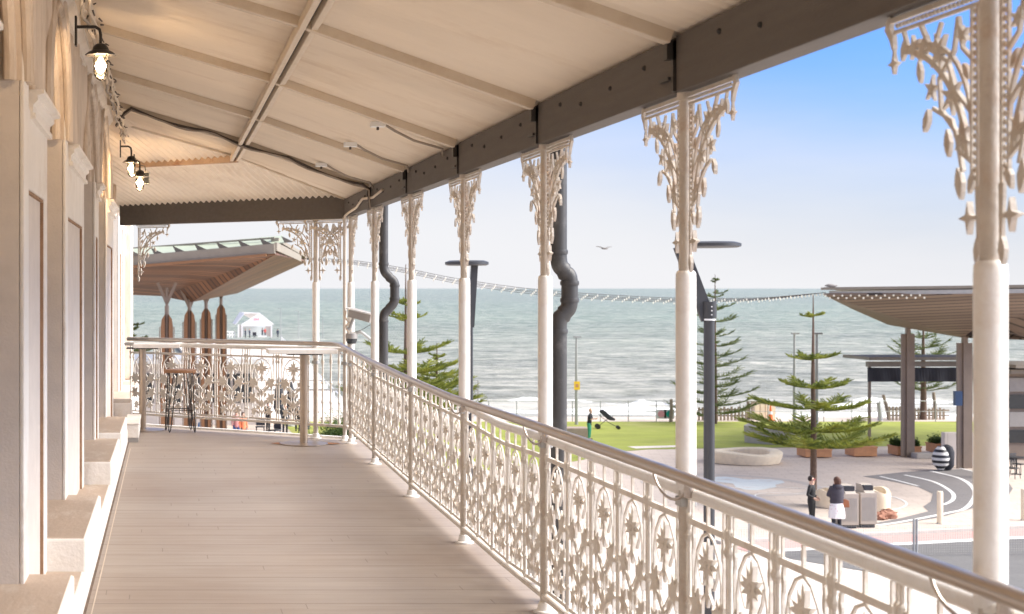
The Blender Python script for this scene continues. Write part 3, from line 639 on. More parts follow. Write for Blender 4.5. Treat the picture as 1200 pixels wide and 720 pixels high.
# ================================================================ posts with cast iron brackets
JR = random.Random(99)
def jt(th): return th * JR.uniform(.82, 1.25)   # every cast element a slightly different relief
def star(b, cu, cv, r, n, fn, th=.007, rot=0, inner=.38):
    th = jt(th); poly = []
    for i in range(2 * n):
        a = rot + pi * i / n; rr = r if i % 2 == 0 else r * inner
        poly.append((cu + rr * cos(a), cv + rr * sin(a)))
    b.prism(poly, -th, th, fn)
def strip(b, pts, w, fn, th=.006):
    # flat ribbon in (u,v) plane extruded in depth
    th = jt(th); n = len(pts); L = []; R = []
    for i in range(n):
        a = pts[max(i - 1, 0)]; c = pts[min(i + 1, n - 1)]; dx, dy = c[0] - a[0], c[1] - a[1]; l = hypot(dx, dy) or 1
        ww = w[i] if isinstance(w, (list, tuple)) else w
        L.append((pts[i][0] - dy / l * ww / 2, pts[i][1] + dx / l * ww / 2)); R.append((pts[i][0] + dy / l * ww / 2, pts[i][1] - dx / l * ww / 2))
    o = len(b.v)
    for i in range(n):
        for (u, v), d in ((L[i], -th), (R[i], -th), (R[i], th), (L[i], th)): b.v.append(tuple(fn(u, v, d)))
    for i in range(n - 1):
        for k in range(4):
            a = o + 4 * i + k; c = o + 4 * i + (k + 1) % 4; b.f.append((a, c, c + 4, a + 4))
    b.f.append((o, o + 3, o + 2, o + 1)); q = o + 4 * (n - 1); b.f.append((q, q + 1, q + 2, q + 3))
def arcpts(cu, cv, r, a0, a1, n=12, ry=None):
    ry = ry or r; return [(cu + r * cos(radians(a0 + (a1 - a0) * i / n)), cv + ry * sin(radians(a0 + (a1 - a0) * i / n))) for i in range(n + 1)]
def leaf(b, cu, cv, l, ang, fn, wd=.4, th=.007):
    th = jt(th); a = radians(ang); d = (cos(a), sin(a)); n = (-d[1], d[0]); w = l * wd
    prof = [(0, .12), (.25, .7), (.5, 1), (.8, .6), (1, 0)]
    poly = [(cu + d[0] * l * t + n[0] * w / 2 * k, cv + d[1] * l * t + n[1] * w / 2 * k) for t, k in prof] + [(cu + d[0] * l * t - n[0] * w / 2 * k, cv + d[1] * l * t - n[1] * w / 2 * k) for t, k in reversed(prof[:-1])]
    b.prism(poly, -th, th, fn)
def bracket_mesh():
    """cast iron corner bracket: u outward from post 0..0.47, v downward from beam 0..-0.63"""
    b = MB(); fn = lambda u, v, d: (d, u, v)
    # top bead bar
    strip(b, [(.0, -.012), (.46, -.012)], .014, fn, .0055); strip(b, [(.02, -.045), (.44, -.045)], .010, fn, .005)
    for i in range(22):
        u = .025 + i * .019; b.sphere((0, u, -.029), .0075, 6, 4)
    # side bead bar along the post
    strip(b, [(.030, -.05), (.030, -.50)], .010, fn, .005); strip(b, [(.058, -.05), (.058, -.46)], .008, fn, .0045)
    for i in range(21): b.sphere((0, .044, -.06 - i * .020), .0075, 6, 4)
    # outer pendant
    strip(b, [(.455, -.0), (.47, -.03), (.448, -.06), (.44, -.09)], [.02, .028, .02, .008], fn, .0055)
    strip(b, [(.44, -.09), (.44, -.15)], .008, fn, .0045); star(b, .44, -.128, .028, 4, fn, .006, 0, .35)
    # big arc
    strip(b, arcpts(.43, -.46, .36, 96, 172, 16), .016, fn, .005)
    strip(b, arcpts(.30, -.34, .24, 82, 178, 14), .010, fn, .0045)
    strip(b, [(.06, -.30), (.13, -.24), (.17, -.16), (.25, -.12), (.30, -.05)], .010, fn, .0045)
    strip(b, [(.12, -.06), (.14, -.14), (.21, -.2), (.2, -.28), (.13, -.34), (.10, -.44)], .011, fn, .0045)
    strip(b, [(.2, -.06), (.23, -.11), (.31, -.13), (.37, -.09), (.39, -.05)], .010, fn, .0045)
    strip(b, [(.06, -.17), (.10, -.14), (.12, -.06)], .009, fn, .0045)
    strip(b, [(.06, -.42), (.11, -.39), (.15, -.31), (.24, -.27)], .010, fn, .0045)
    # leaves and stars
    for (u, v, r, n_, ro) in ((.21, -.13, .050, 6, .2), (.15, -.25, .050, 6, .4), (.335, -.10, .034, 5, .1), (.10, -.36, .040, 6, .3), (.245, -.22, .036, 5, .5), (.095, -.11, .028, 5, .0)):
        star(b, u, v, r, n_, fn, .0055, ro, .36); b.sphere((0, u, v), r * .30, 8, 5, (.7, 1, 1))
    for (u, v, l, an) in ((.27, -.08, .07, -60), (.38, -.07, .06, -75), (.26, -.27, .06, -70), (.17, -.33, .07, -95), (.12, -.43, .08, -100), (.07, -.22, .05, 60), (.05, -.44, .06, -70), (.31, -.14, .06, -100)):
        leaf(b, u, v, l, an, fn, .42, .005)
    # lower tail and finial cross
    strip(b, [(.030, -.48), (.028, -.62)], [.022, .010], fn, .005)
    strip(b, [(.02, -.555), (.085, -.555)], .010, fn, .0045); star(b, .07, -.555, .040, 4, fn, .006, 0, .3)
    leaf(b, .03, -.60, .07, -85, fn, .4, .005)
    return b
brm = bracket_mesh().build('bracket', M['iron_old'], None, smooth=False)
proto_br = brm.data; bpy.data.objects.remove(brm)
def bracket(parent, loc, rz):
    o = bpy.data.objects.new('bracket', proto_br); COL.objects.link(o); o.parent = parent; o.location = loc; o.rotation_euler = (0, 0, rz); return o
def post(x, y, rz, sleeve=True, near=True, far=True, label='', grp='cast iron veranda posts', r=1.0):
    zb = zbeam(y); zf = lerp(Z_FL, y)
    root = empty('veranda_post', (x, y, 0), rz, label, 'veranda post', grp)
    MB().lathe([(.026 * r, zf + .01), (.026 * r, .88), (.024 * r, 1.0), (.0245 * r, 1.7), (.0245 * r, zb - .03), (.032 * r, zb - .028), (.032 * r, zb)], n=20).build('shaft', M['iron_old'], root, smooth=True)
    if sleeve: MB().lathe([(.0345 * r, .90), (.0365 * r, .93), (.0365 * r, 1.68), (.0355 * r, 1.705), (.030 * r, 1.715)], n=24).build('sleeve', M['iron'], root, smooth=True)
    MB().lathe([(.060, zf), (.060, zf + .010), (.040, zf + .014), (.034, zf + .05), (.028, zf + .055)], n=20).build('base_flange', M['iron'], root, smooth=True)
    MB().box(-.031, .031, -.031, .031, .84, .875).build('rail_clamp', M['galv'], root, bevel=.004)
    if far: bracket(root, (0, .02, zb), 0)
    if near: bracket(root, (0, -.02, zb), pi)
    return root
NAMES = ['', '', 'veranda post just outside the near right edge of view', 'large blurred white post nearest the camera, at the right edge', 'white post with ornate bracket, second nearest the camera, before the tall grey lamp post',
         'white post standing beside the dark downpipe with a bend, above the lawn pram', 'white post in front of the round disc street lamp', 'white post in front of the trunk of the left pine tree',
         'white post just right of the security camera, beside the far downpipe', 'white post carrying the security camera at the veranda corner']
for i, y in enumerate(YC):
    if i < 2: continue
    if i == len(YC) - 1: post(XC + .0, y - .30, 0, True, True, False, NAMES[i])
    else: post(XC, y, 0, True, True, True, NAMES[i])
ea = atan2(ED.y, ED.x) - pi / 2
post(XC - .03, YC[-1] - .02, ea, False, False, True, 'slim cream post right in the corner of the balustrade', r=.8)
pe_ = CORNER + ED * .385
post(pe_.x, pe_.y, ea, True, True, True, 'white post with two lace brackets on the far end of the veranda')
# bracket against the hotel wall at the end beam
wb = empty('wall_bracket', (ENDL.x + .05, ENDL.y - .03, 0), ea, 'white lace bracket fixed to the wall under the far end beam', 'bracket')
bracket(wb, (0, 0, zbeam(16)), pi)

# ================================================================ balustrades
TOPZ = [(0, .895), (5.6, .895), (7.64, .886), (8.6, .862), (9.69, .897), (11.72, .917), (13.74, .935), (15.8, 1.0), (18, 1.0)]
BOTZ = [(0, .07), (5.6, .07), (7.64, .084), (8.6, .082), (9.69, .10), (11.72, .116), (13.74, .15), (15.8, .187), (18, .187)]
PW = .398
def panel_mesh():
    """lace panel, u 0..PW, v 0..0.75"""
    b = MB(); fn = lambda u, v, d: (d, u, v); W = PW; c = W / 2; H = .75
    T = .0045
    strip(b, [(.03, .012), (W - .03, .012)], .018, fn, T); strip(b, [(.03, .672), (W - .03, .672)], .022, fn, T + .002)
    for u in (.045, c, W - .045): strip(b, [(u, .68), (u, .745)], .011 if u != c else .012, fn, T)
    # gothic arch and oval
    arch = [(c - .125, .43), (c - .128, .50), (c - .105, .58), (c - .055, .635), (c, .655), (c + .055, .635), (c + .105, .58), (c + .128, .50), (c + .125, .43)]
    strip(b, arch, .010, fn, T)
    strip(b, [(c - .125, .43), (c - .105, .37), (c - .055, .32), (c, .285)], .008, fn, T); strip(b, [(c + .125, .43), (c + .105, .37), (c + .055, .32), (c, .285)], .008, fn, T)
    star(b, c, .545, .080, 8, fn, T + .003, pi / 8, .42); b.sphere((0, c, .545), .020, 8, 5)
    for s in (-1, 1):
        strip(b, [(c + s * .055, .47), (c + s * .085, .51), (c + s * .1, .56)], .0075, fn, T)
        strip(b, [(c, .46), (c + s * .05, .42), (c + s * .055, .36), (c, .31)], .0075, fn, T)
        star(b, c + s * .118, .385, .070, 6, fn, T + .003, .3, .45); star(b, c + s * .118, .225, .070, 6, fn, T + .003, .1, .45)
        star(b, c + s * .10, .085, .052, 5, fn, T + .002, .5, .45)
        strip(b, [(c + s * .118, .385), (c + s * .128, .31), (c + s * .118, .225), (c + s * .13, .15), (c + s * .10, .085), (c + s * .12, .02)], .0075, fn, T)
        strip(b, [(c + s * .030, .03), (c + s * .030, .30)], .009, fn, T)
        strip(b, [(c + s * .030, .15), (c + s * .075, .19), (c + s * .118, .225)], .009, fn, T); strip(b, [(c + s * .030, .29), (c + s * .075, .33), (c + s * .118, .385)], .009, fn, T)
        strip(b, arcpts(c + s * .055, .02, .055, 0, 180, 10, .10), .010, fn, T)
        leaf(b, c + s * .03, .30, .07, 90 - s * 40, fn, .45, T + .002); leaf(b, c + s * .03, .17, .07, 90 - s * 45, fn, .45, T + .002); leaf(b, c + s * .03, .06, .06, 90 - s * 50, fn, .45, T + .002)
        strip(b, [(c + s * .14, .66), (c + s * .152, .56), (c + s * .145, .44)], .009, fn, T)
        leaf(b, c + s * .152, .655, .08, -90 - s * 8, fn, .3, T)
    for i in range(4):
        a = 2 * pi * i / 4; leaf(b, c + .03 * cos(a), .545 + .03 * sin(a), .062, math.degrees(a), fn, .34, T)
    for s in (-1, 1):
        for (u, v, l, an) in ((.118, .385, .075, 115), (.118, .385, .07, 60), (.118, .225, .07, 120), (.118, .225, .07, 55), (.118, .225, .06, -80), (.10, .085, .055, 100), (.118, .385, .06, -85), (.06, .36, .06, 70), (.03, .24, .06, 60), (.03, .11, .055, 50)):
            leaf(b, c + s * u, v, l, 90 - s * (90 - an) if s > 0 else 180 - (90 - (90 - an)), fn, .55, T)
    leaf(b, c, .40, .09, 90, fn, .45, T + .002); leaf(b, c, .12, .10, 90, fn, .5, T + .002); leaf(b, c, .24, .08, 90, fn, .5, T + .002)
    strip(b, [(c, .02), (c, .3)], .008, fn, T)
    for u in (.012, W - .012):
        prof = [(.010, 0), (.014, .012), (.008, .03), (.008, .10), (.015, .115), (.008, .13), (.0075, .28), (.0085, .365), (.017, .38), (.0085, .395), (.0075, .54), (.008, .60), (.016, .62), (.0095, .64), (.014, .67), (.014, .69), (.008, .70), (.008, .75)]
        b.lathe(prof, (0, u, 0), 8)
    return b
tmp = panel_mesh().build('lace_panel', M['iron_lace']); panel_data = tmp.data; bpy.data.objects.remove(tmp)
def baluster_mesh():
    b = MB(); prof = [(.012, 0), (.018, .02), (.009, .06), (.010, .20), (.018, .22), (.010, .24), (.009, .40), (.018, .42), (.010, .44), (.009, .60), (.018, .64), (.012, .68), (.010, .75)]
    b.lathe(prof, (0, 0, 0), 10); return b
tmp = baluster_mesh().build('baluster', M['iron_lace'], smooth=True); bal_data = tmp.data; bpy.data.objects.remove(tmp)
side = empty('balustrade', (XC, 2, 0), 0, 'long white cast iron lace balustrade running along the right side of the veranda', 'balustrade')
def child(name, data, parent, loc, rz, sz=1., ry=0, rx=0):
    o = bpy.data.objects.new(name, data); COL.objects.link(o); o.parent = parent
    o.location = Vector(loc) ; o.rotation_euler = (rx, ry, rz); o.scale = (1, 1, sz); return o
O_ = Vector((XC, 2, 0))
for y0, y1 in zip(YC[1:], YC[2:]):
    g = (y1 - y0 - 5 * PW) / 2
    for k in range(5):
        y = y0 + g + k * PW; ym = y + PW / 2; zt = lerp(TOPZ, ym) - .02; zb_ = lerp(BOTZ, ym) + .02
        slope = (lerp(TOPZ, ym + .2) - lerp(TOPZ, ym - .2)) / .4
        child('lace_panel', panel_data, side, Vector((XC, y, zb_ - slope * PW / 2)) - O_, 0, (zt - zb_) / .75, rx=atan2(slope, 1))
rng = [-.6 + .25 * i for i in range(68)]
rng = [y for y in rng if y < YC[-1]] + [YC[-1]]
for nm, tab, r, dz in (('top_rail', TOPZ, .024, 0), ('bottom_rail', BOTZ, .018, 0)):
    if nm == 'top_rail': MB().tube([(0, y - 2, lerp(tab, y)) for y in rng], r, 14).build(nm, M['iron'], side, smooth=True)
    else:
        bb = MB()
        for a, c in zip(rng, rng[1:]): bb.bar((0, a - 2, lerp(tab, a)), (0, c - 2, lerp(tab, c)), .045, .022)
        bb.build(nm, M['iron_lace'], side)
MB().add([], []); 
endb = empty('balustrade', tuple(CORNER), ea, 'short white cast iron lace balustrade closing the far end of the veranda', 'balustrade')
Lend = (ENDL - CORNER).length
zt, zb_ = .98, .207
u = .46
while u + PW < Lend + .1:
    child('lace_panel', panel_data, endb, (0, u, zb_), 0, (zt - zb_) / .75); u += PW + .006
for u in (.10, .20, .30): child('baluster', bal_data, endb, (0, u, zb_), 0, (zt - zb_) / .75)
MB().tube([(0, 0, 1.0), (0, Lend + .1, 1.0)], .025, 14).build('top_rail', M['iron'], endb, smooth=True)
MB().bar((0, 0, .187), (0, Lend + .1, .187), .045, .026).build('bottom_rail', M['iron_lace'], endb)
# steel handrail
HR = [(-.6, .975), (5.6, .972), (7.64, .962), (9.69, .944), (11.72, .968), (13.74, 1.0), (15.6, 1.052)]
hr = empty('handrail', (0, 0, 0), 0, 'brushed steel handrail on hooked brackets running round inside the white balustrade', 'handrail')
pth = [(XC - .085, y, lerp(HR, y)) for y in [-.6 + .3 * i for i in range(54)] if y < 15.6]
c2 = CORNER - EN * .085; c3 = ENDL - EN * .085
pth += [(XC - .09, 15.62, 1.055), (c2.x - .12, c2.y + .08, 1.06), (c3.x, c3.y, 1.06)]
MB().tube(pth, .0235, 16).build('rail', M['steel'], hr, smooth=True)
for y in YC[2:]:
    y = y - .06; zr = lerp(HR, y)
    pts = []
    for i in range(11):
        a = pi * i / 10; pts.append((XC - .085 + .055 * (i / 10), y + .11 * cos(a) + .06, zr - .02 - .075 * sin(a) - .02 * (i / 10)))
    MB().tube(pts, .0055, 8).build('hook', M['steel'], hr, smooth=True)
    MB().lathe([(.018, 0), (.018, .05)], (XC - .028, y - .05, zr - .085), 10).build('hook_mount', M['steel'], hr, smooth=True)

# ================================================================ downpipes
def pipe(px, ytab, Xo, label, rr=.043):
    """offset S-bend downpipe"""
    Y = Xo * F / (px - VX)
    root = empty('downpipe', (Xo, Y, 0), 0, label, 'downpipe', 'dark grey downpipes outside the veranda')
    z = [EYE - (v - VY) * Y / F for v in ytab]   # top, bend start, bend mid top, mid bottom, bend end, bottom
    o = ytab and (13 * Y / F)
    def bend(p0, p1, p2, n=6):
        return [(Vector(p0) * (1 - t) ** 2 + Vector(p1) * 2 * t * (1 - t) + Vector(p2) * t * t) for t in [i / n for i in range(n + 1)]]
    pts = [Vector((0, 0, z[0]))] + bend((0, 0, z[1]), (0, 0, z[1] - .06), (o * .45, 0, (z[1] + z[2]) / 2)) + bend((o * .55, 0, (z[1] + z[2]) / 2 - .02), (o, 0, z[2] + .05), (o, 0, z[2])) \
        + bend((o, 0, z[3]), (o, 0, z[3] - .05), (o * .55, 0, (z[3] + z[4]) / 2 + .01)) + bend((o * .45, 0, (z[3] + z[4]) / 2 - .01), (0, 0, z[4] + .06), (0, 0, z[4])) + [Vector((0, 0, -1.5))]
    MB().tube(pts, rr, 18).build('pipe_run', M['pipe'], root, smooth=True)
    for zz, dx in ((z[1] + .02, 0), (z[2] - .0, o), (z[3] + .0, o), (z[4] - .02, 0)):
        MB().lathe([(rr + .004, zz - .012), (rr + .006, zz), (rr + .004, zz + .012)], (dx, 0, 0), 18).build('collar', M['pipe'], root, smooth=True)
pipe(654.5, (150, 300, 332, 352, 384, 560), XC + .13, 'dark grey downpipe with an S bend beside the third nearest white post')
pipe(449.5, (190, 312, 335, 350, 374, 460), XC + .13, 'slimmer looking dark grey downpipe with a bend near the security camera')

# ================================================================ wall lamps
def lamp(X, Y, zs, label, wallx, light=True):
    root = empty('wall_lamp', (X, Y, zs), 0, label, 'wall lamp', 'black caged wall lanterns')
    MB().box(wallx - X - .012, wallx - X, -.03, .03, -.005, .165).build('wall_plate', M['black'], root)
    MB().tube([(wallx - X, 0, .105), (-.03, 0, .105), (-.006, 0, .09), (0, 0, .06), (0, 0, .0)], .0095, 10).build('arm', M['black'], root, smooth=True)
    MB().lathe([(.088, -.060), (.091, -.056), (.070, -.040), (.050, -.030), (.042, -.010), (.030, .004), (.012, .010)], n=24).build('shade', M['black'], root, smooth=True)
    g = MB().lathe([(.008, -.195), (.025, -.190), (.038, -.175), (.0425, -.15), (.0425, -.055)], n=20).build('glass', M['glass'], root, smooth=True)
    MB().lathe([(.006, -.165), (.020, -.150), (.024, -.12), (.018, -.085), (.010, -.07)], n=14).build('bulb', M['glow'], root, smooth=True)
    c = MB()
    for k in range(4):
        a = pi / 4 + k * pi / 2; c.tube([(.046 * cos(a), .046 * sin(a), -.055), (.046 * cos(a), .046 * sin(a), -.16), (.036 * cos(a), .036 * sin(a), -.188), (0, 0, -.204)], .0028, 6)
    c.build('cage', M['black'], root)
    if light:
        l = bpy.data.lights.new('lamp_light', 'POINT'); l.energy = 16; l.color = (1, .70, .42); l.shadow_soft_size = .03
        lo = bpy.data.objects.new('lamp_light', l); COL.objects.link(lo); lo.parent = root; lo.location = (.0, 0, -.12); lo.visible_camera = False if False else True
lamp(-.364, 8.6, 3.05, 'black wall lantern with glowing bulb, whole lamp nearest the camera', -.50)
lamp(-.345, 5.78, 3.05, 'lit wall lantern cut off by the top edge of the picture', -.50)
lamp(-.326, 15.0, 2.97, 'lit wall lantern at the far end of the wall, the upper of the two', -.43)
lamp(-.24, 14.9, 2.82, 'lit wall lantern at the far end, hanging lower in front of a grey floodlight', -.29)
lamp(-.345, 2.0, 3.05, 'unseen lit wall lantern added near the viewer to warm the interior', -.50)  # out of view, added to brighten and warm the near veranda
fl_ = empty('floodlight', (-.175, 15.3, 2.77), 0, 'small grey box floodlight beside the lower far wall lantern', 'floodlight')
MB().box(-.05, .035, -.03, .03, -.06, .075).build('housing', M['galv'], fl_, bevel=.008)
MB().box(-.035, .022, -.036, -.029, -.045, .06).build('lens', M['darkglass'], fl_)
MB().tube([(-.01, 0, .075), (-.02, 0, .13), (-.06, 0, .14)], .006, 6).build('bracket_arm', M['black'], fl_)
# bundle of wires and unlit fairy lights along the top of the wall
for s_ in range(4):
    rnd = random.Random(20 + s_); pts = []
    for i in range(120):
        y = 1 + i * .132; pts.append((-.415 + .004 * (y - 12) + .022 * sin(s_ * 1.9) + .010 * sin(i * 1.3 + s_), y, 3.245 + .03 * cos(s_ * 2.1) - .025 * s_ + .016 * sin(i * .8 + s_ * 2) ))
    if s_ == 0: root = empty('wire_bundle', (0, 0, 0), 0, 'bundle of pale wires and unlit fairy lights where the wall meets the ceiling', 'wires')
    MB().tube(pts, .010 if s_ else .016, 6).build('wire', M['rafter'] if s_ != 2 else M['greycable'], root, smooth=True)
bl = MB()
for i in range(110):
    y = 3 + i * .12; a = i * 2.4; bl.tube([(-.405 + .03 * cos(a), y, 3.22 + .03 * sin(a)), (-.40 + .045 * cos(a), y + .015, 3.21 + .05 * sin(a))], [.006, .004], 5)
bl.build('fairy_bulbs', M['cable'], root)
# cable across the ceiling next to the rafter, junction boxes, loops
cab = empty('ceiling_cable', (0, 0, 0), 0, 'dark cable clipped along the far rafter from wall to fascia beam', 'cable')
yk = YC[-2]; pts = [(-.44, yk + .1, 3.16), (-.36, yk - .05, 3.26)]
for i in range(26):
    x = -.3 + i * .085
    pts.append((x, yk - .055 + .012 * sin(i * .9), zroof(x) - .035 - .035 * abs(sin(i * .37))))
pts += [(XC - .07, yk - .1, 2.56), (XC - .07, yk - .12, 2.45), (XC - .06, yk - .1, 2.38)]
MB().tube(pts, .013, 8).build('cable_run', M['cable'], cab, smooth=True)
MB().tube([(p[0], p[1] - .03, p[2] - .015 - .012 * sin(i)) for i, p in enumerate(pts)], .008, 8).build('cable_run', M['greycable'], cab, smooth=True)
for i, (px, py, k) in enumerate(((442, 143, 3), (411, 167, 4), (376, 191, 5))):
    Yk = YC[3 + k] - .5
    # position under the roof plane between rafters
    best = None
    for j in range(200):
        x = .8 + j * .006; z = zroof(x) - .02; Yt = (z - EYE) * F / (VY - py); X = (px - VX) * Yt / F
        if best is None or abs(X - x) < best[0]: best = (abs(X - x), x, Yt, z)
    _, x, Yt, z = best
    jb_ = empty('junction_box', (x, Yt, z), 0, ['white ceiling junction box nearest the camera', 'white ceiling junction box in the middle of the three', 'white ceiling junction box farthest along, by the corner'][i], 'junction box', 'junction boxes on the veranda ceiling')
    MB().box(-.05, .05, -.035, .035, -.035, .0).build('box_body', M['whitemetal'], jb_, bevel=.005); MB().tube([(0, 0, -.03), (0, 0, -.055)], .009, 8).build('nozzle', M['cable'], jb_)
    q = [Vector((.05, 0, -.02)), Vector((.12, .02, -.06)), Vector((.25, .05, -.12)), Vector((.45, .1, -.17))]
    q.append(Vector((XC - .05 - x, .15, zroof(XC) - .05 - z)))
    MB().tube(q, .009, 7).build('lead', M['greycable'], jb_, smooth=True)
# conduit along the inner face of the beam near the corner
cd = MB(); pts = [(XC - .055, 12.9, 2.50), (XC - .055, 13.5, 2.47), (XC - .055, 14.2, 2.50), (XC - .06, 14.6, 2.44), (XC - .055, 15.3, 2.42), (XC - .055, 15.6, 2.40)]
cd.tube(pts, .012, 7); cdo = cd.build('conduit', M['rafter'], smooth=True); tag(cdo, 'cream conduit looping along the fascia beam near the corner', 'conduit')
# ================================================================ security camera at the corner
cc = empty('security_camera', (0, 0, 0), 0, 'white box security camera on the corner post, pointing right', 'camera')
Yc = 15.35
a0 = aty(411, 366, Yc); a1 = aty(437, 373, Yc - .15)
MB().bar(a0, a1, .11, .095).build('housing', M['greyseal'], cc, bevel=.006)
a0b = aty(409, 361.5, Yc); a1b = aty(438, 368.5, Yc - .15)
MB().bar(a0b, a1b, .14, .014).build('sunshield', M['whitemetal'], cc)
dd = (a1 - a0).normalized()
MB().tube([a1 - dd * .01, a1 + dd * .03], .026, 14).build('lens', M['black'], cc)
MB().tube([a0 + dd * .05, aty(410, 385, Yc), aty(407, 386, Yc)], .018, 8).build('mount_arm', M['galv'], cc)
MB().tube([aty(405, 364, Yc), aty(404, 372, Yc), aty(409, 378, Yc), aty(405, 383, Yc), aty(409, 391, Yc)], .011, 8).build('lead', M['rafter'], cc, smooth=True)
dc = empty('dome_camera', tuple(aty(412, 397, 15.4)), 0, 'small grey dome camera hanging below the box camera', 'camera')
MB().lathe([(.015, -.062), (.045, -.05), (.058, -.02), (.058, .0)], n=18).build('dome', M['darkglass'], dc, smooth=True)
MB().lathe([(.062, .0), (.062, .05), (.040, .065)], n=18).build('housing', M['greyseal'], dc, smooth=True)
MB().tube([(.02, 0, .05), (.09, -.03, .07), (.12, -.03, .05), (.22, -.05, -.03)], .016, 8).build('mount_arm', M['galv'], dc, smooth=True)
MB().tube([(.0, 0, .06), (.1, -.03, .09), (.2, -.04, .15), (.24, -.04, .2)], .003, 5).build('lead', M['cable'], dc)

# ================================================================ bar tables and stool
def bartable(px, Yb, xr, label, ztop=1.02):
    zf = .04; X = (px - VX) * Yb / F
    root = empty('bar_table', (X, Yb, zf), 0, label, 'table', 'tall bar tables')
    MB().lathe([(.0, 0), (.25, 0), (.25, .008), (.03, .014), (.03, .02)], n=36).build('base', M['steelpole'], root, smooth=True)
    MB().lathe([(.041, .012), (.041, ztop - .05 - zf)], n=24).build('pole', M['steelpole'], root, smooth=True)
    MB().box(-.18, .18, -.15, .15, ztop - .055 - zf, ztop - .042 - zf).build('top_plate', M['black'], root)
    MB().box(xr[0], xr[1], -.20, .20, ztop - .042 - zf, ztop - zf + .002).build('table_top', M['iron'], root, bevel=.004)
bartable(356, 15.45, (-.38, .33), 'tall bar table on a round steel base near the balustrade corner')
bartable(167, 16.95, (-.10, .42), 'tall bar table with square steel pole beside the wall, left of the stool')
st = empty('bar_stool', (.19 - .005, 16.75, .04), radians(8), 'backless bar stool with an orange timber seat and black hairpin legs', 'stool')
MB().prism([(.165 * cos(2 * pi * i / 24) * 1.08, .165 * sin(2 * pi * i / 24)) for i in range(24)], .665, .70, lambda u, v, d: (u, v, d)).build('seat', M['timber'], st, bevel=.006)
for k in range(4):
    a = pi / 4 + k * pi / 2; t = Vector((cos(a), sin(a), 0)); s = Vector((-sin(a), cos(a), 0))
    p = [t * .13 + s * .055 + Vector((0, 0, .665)), t * .20 + s * .012 + Vector((0, 0, .03)), t * .203 + Vector((0, 0, .008)), t * .20 - s * .012 + Vector((0, 0, .03)), t * .13 - s * .055 + Vector((0, 0, .665))]
    MB().tube(p, .0065, 8).build('leg', M['black'], st, smooth=True)
MB().tube([(.172 * cos(pi / 4 + k * pi / 2), .172 * sin(pi / 4 + k * pi / 2), .25) for k in range(5)], .006, 6).build('foot_ring', M['black'], st)
for sx in (-1, 1):
    pl_s = [(.02 + (356 - VX) * 15.45 / F + sx * .25 + .10 * cos(i * pi / 8) * (1 + .3 * sin(i * 3)), 15.47 + .09 * sin(i * pi / 8)) for i in range(16)]
    sheet('rust_stain', pl_s, .0435, M['rustpatch'])
# ================================================================ street lamps
M_l = M['lamppost']
def disclamp(px_post, Y, head_px, head_py, joint_py, head_d, label, postw=.2):
    root = empty('street_lamp', ((px_post - VX) * Y / F, Y, GZ), 0, label, 'street lamp', 'charcoal street lamps with disc heads')
    X0 = (px_post - VX) * Y / F; hz = EYE - (head_py - VY) * Y / F - GZ; hx = (head_px - VX) * Y / F - X0; jz = EYE - (joint_py - VY) * Y / F - GZ
    MB().lathe([(postw * .75, 0), (postw * .75, .04), (postw * .55, .06), (postw * .5, .1), (postw * .48, jz)], n=20).build('pole', M_l, root, smooth=True)
    MB().lathe([(head_d / 2 * .9, -.05), (head_d / 2, -.03), (head_d / 2, .02), (head_d / 2 * .8, .05)], (hx, 0, hz), 32).build('head', M_l, root, smooth=True)
    return root, hx, hz, jz
# lamp with slanting blade, seen by the second post
Y2 = 26.; r_, hx, hz, jz = disclamp(831, Y2, 831.5, 287, 371, 1.04, 'tall charcoal street lamp with a slanted blade arm below the disc head', .19)
MB().bar((-.02, 0, jz - .05), ((797 - 831) * Y2 / F, 0, hz - .02), .07, .24, up=(1, 0, .3)).build('arm', M_l, r_)
MB().lathe([(.125, jz - .02), (.125, jz + .95 * .27)], n=16).build('joint_collar', M_l, r_, smooth=True)
MB().lathe([(.105, jz - .07), (.105, jz - .04)], n=16).build('joint_ring', M['whitemetal'], r_, smooth=True)
b = MB()
for k in range(3): b.sphere((-.0, -.126, jz + .03 + .07 * k), .012, 6, 4)
b.build('bolts', M['whitemetal'], r_)
Y1 = 30.; r_, hx, hz, jz = disclamp(551.5, Y1, 547, 308.5, 372, .86, 'charcoal disc headed street lamp half hidden behind a white post', .10)
MB().bar((0, 0, jz - .2), ((556 - 551.5) * Y1 / F, 0, hz - .03), .09, .13, up=(1, 0, 0)).build('arm', M_l, r_)
# beach lamps
def beachlamp(px, pyb, pyt, label, arm=5, sign=False):
    p = at(px, pyb, GZ); Y = p.y; h = (pyb - pyt) * Y / F
    root = empty('beach_lamp', tuple(p), 0, label, 'street lamp', 'slim lamps along the promenade')
    MB().lathe([(.10, 0), (.09, h * .5), (.06, h)], n=10).build('pole', M['galv'], root, smooth=True)
    MB().bar((-arm * Y / F * .6, 0, h), (arm * Y / F, 0, h), .25, .10).build('head', M['galv'], root)
    if sign: 
        zz = (pyb - 452) * Y / F; MB().box(-.14, .14, -.12, -.09, zz - .22, zz + .22).build('sign', M['yellow'], root)
        MB().lathe([(.06, 0), (.06, .01)], n=12).build('sign_dot', M['whitemetal'], root).location = (0, 0, 0)
        bpy.data.objects.remove(root.children[-1]) if False else None
for o in list(bpy.data.objects):
    pass
beachlamp(675.5, 498, 395, 'slim grey promenade lamp carrying a square yellow sign')
bl_ = [o for o in bpy.data.objects if o.name.startswith('beach_lamp')][0]
Yb = bl_.location.y; zz = (498 - 452) * Yb / F
MB().box(-.17, .17, -.13, -.10, zz - .25, zz + .25).build('sign', M['yellow'], bl_)
bsg = MB(); bsg.box(-.09, .09, -.135, -.132, zz - .10, zz + .10); bsg.build('sign_square', M['brick'], bl_)
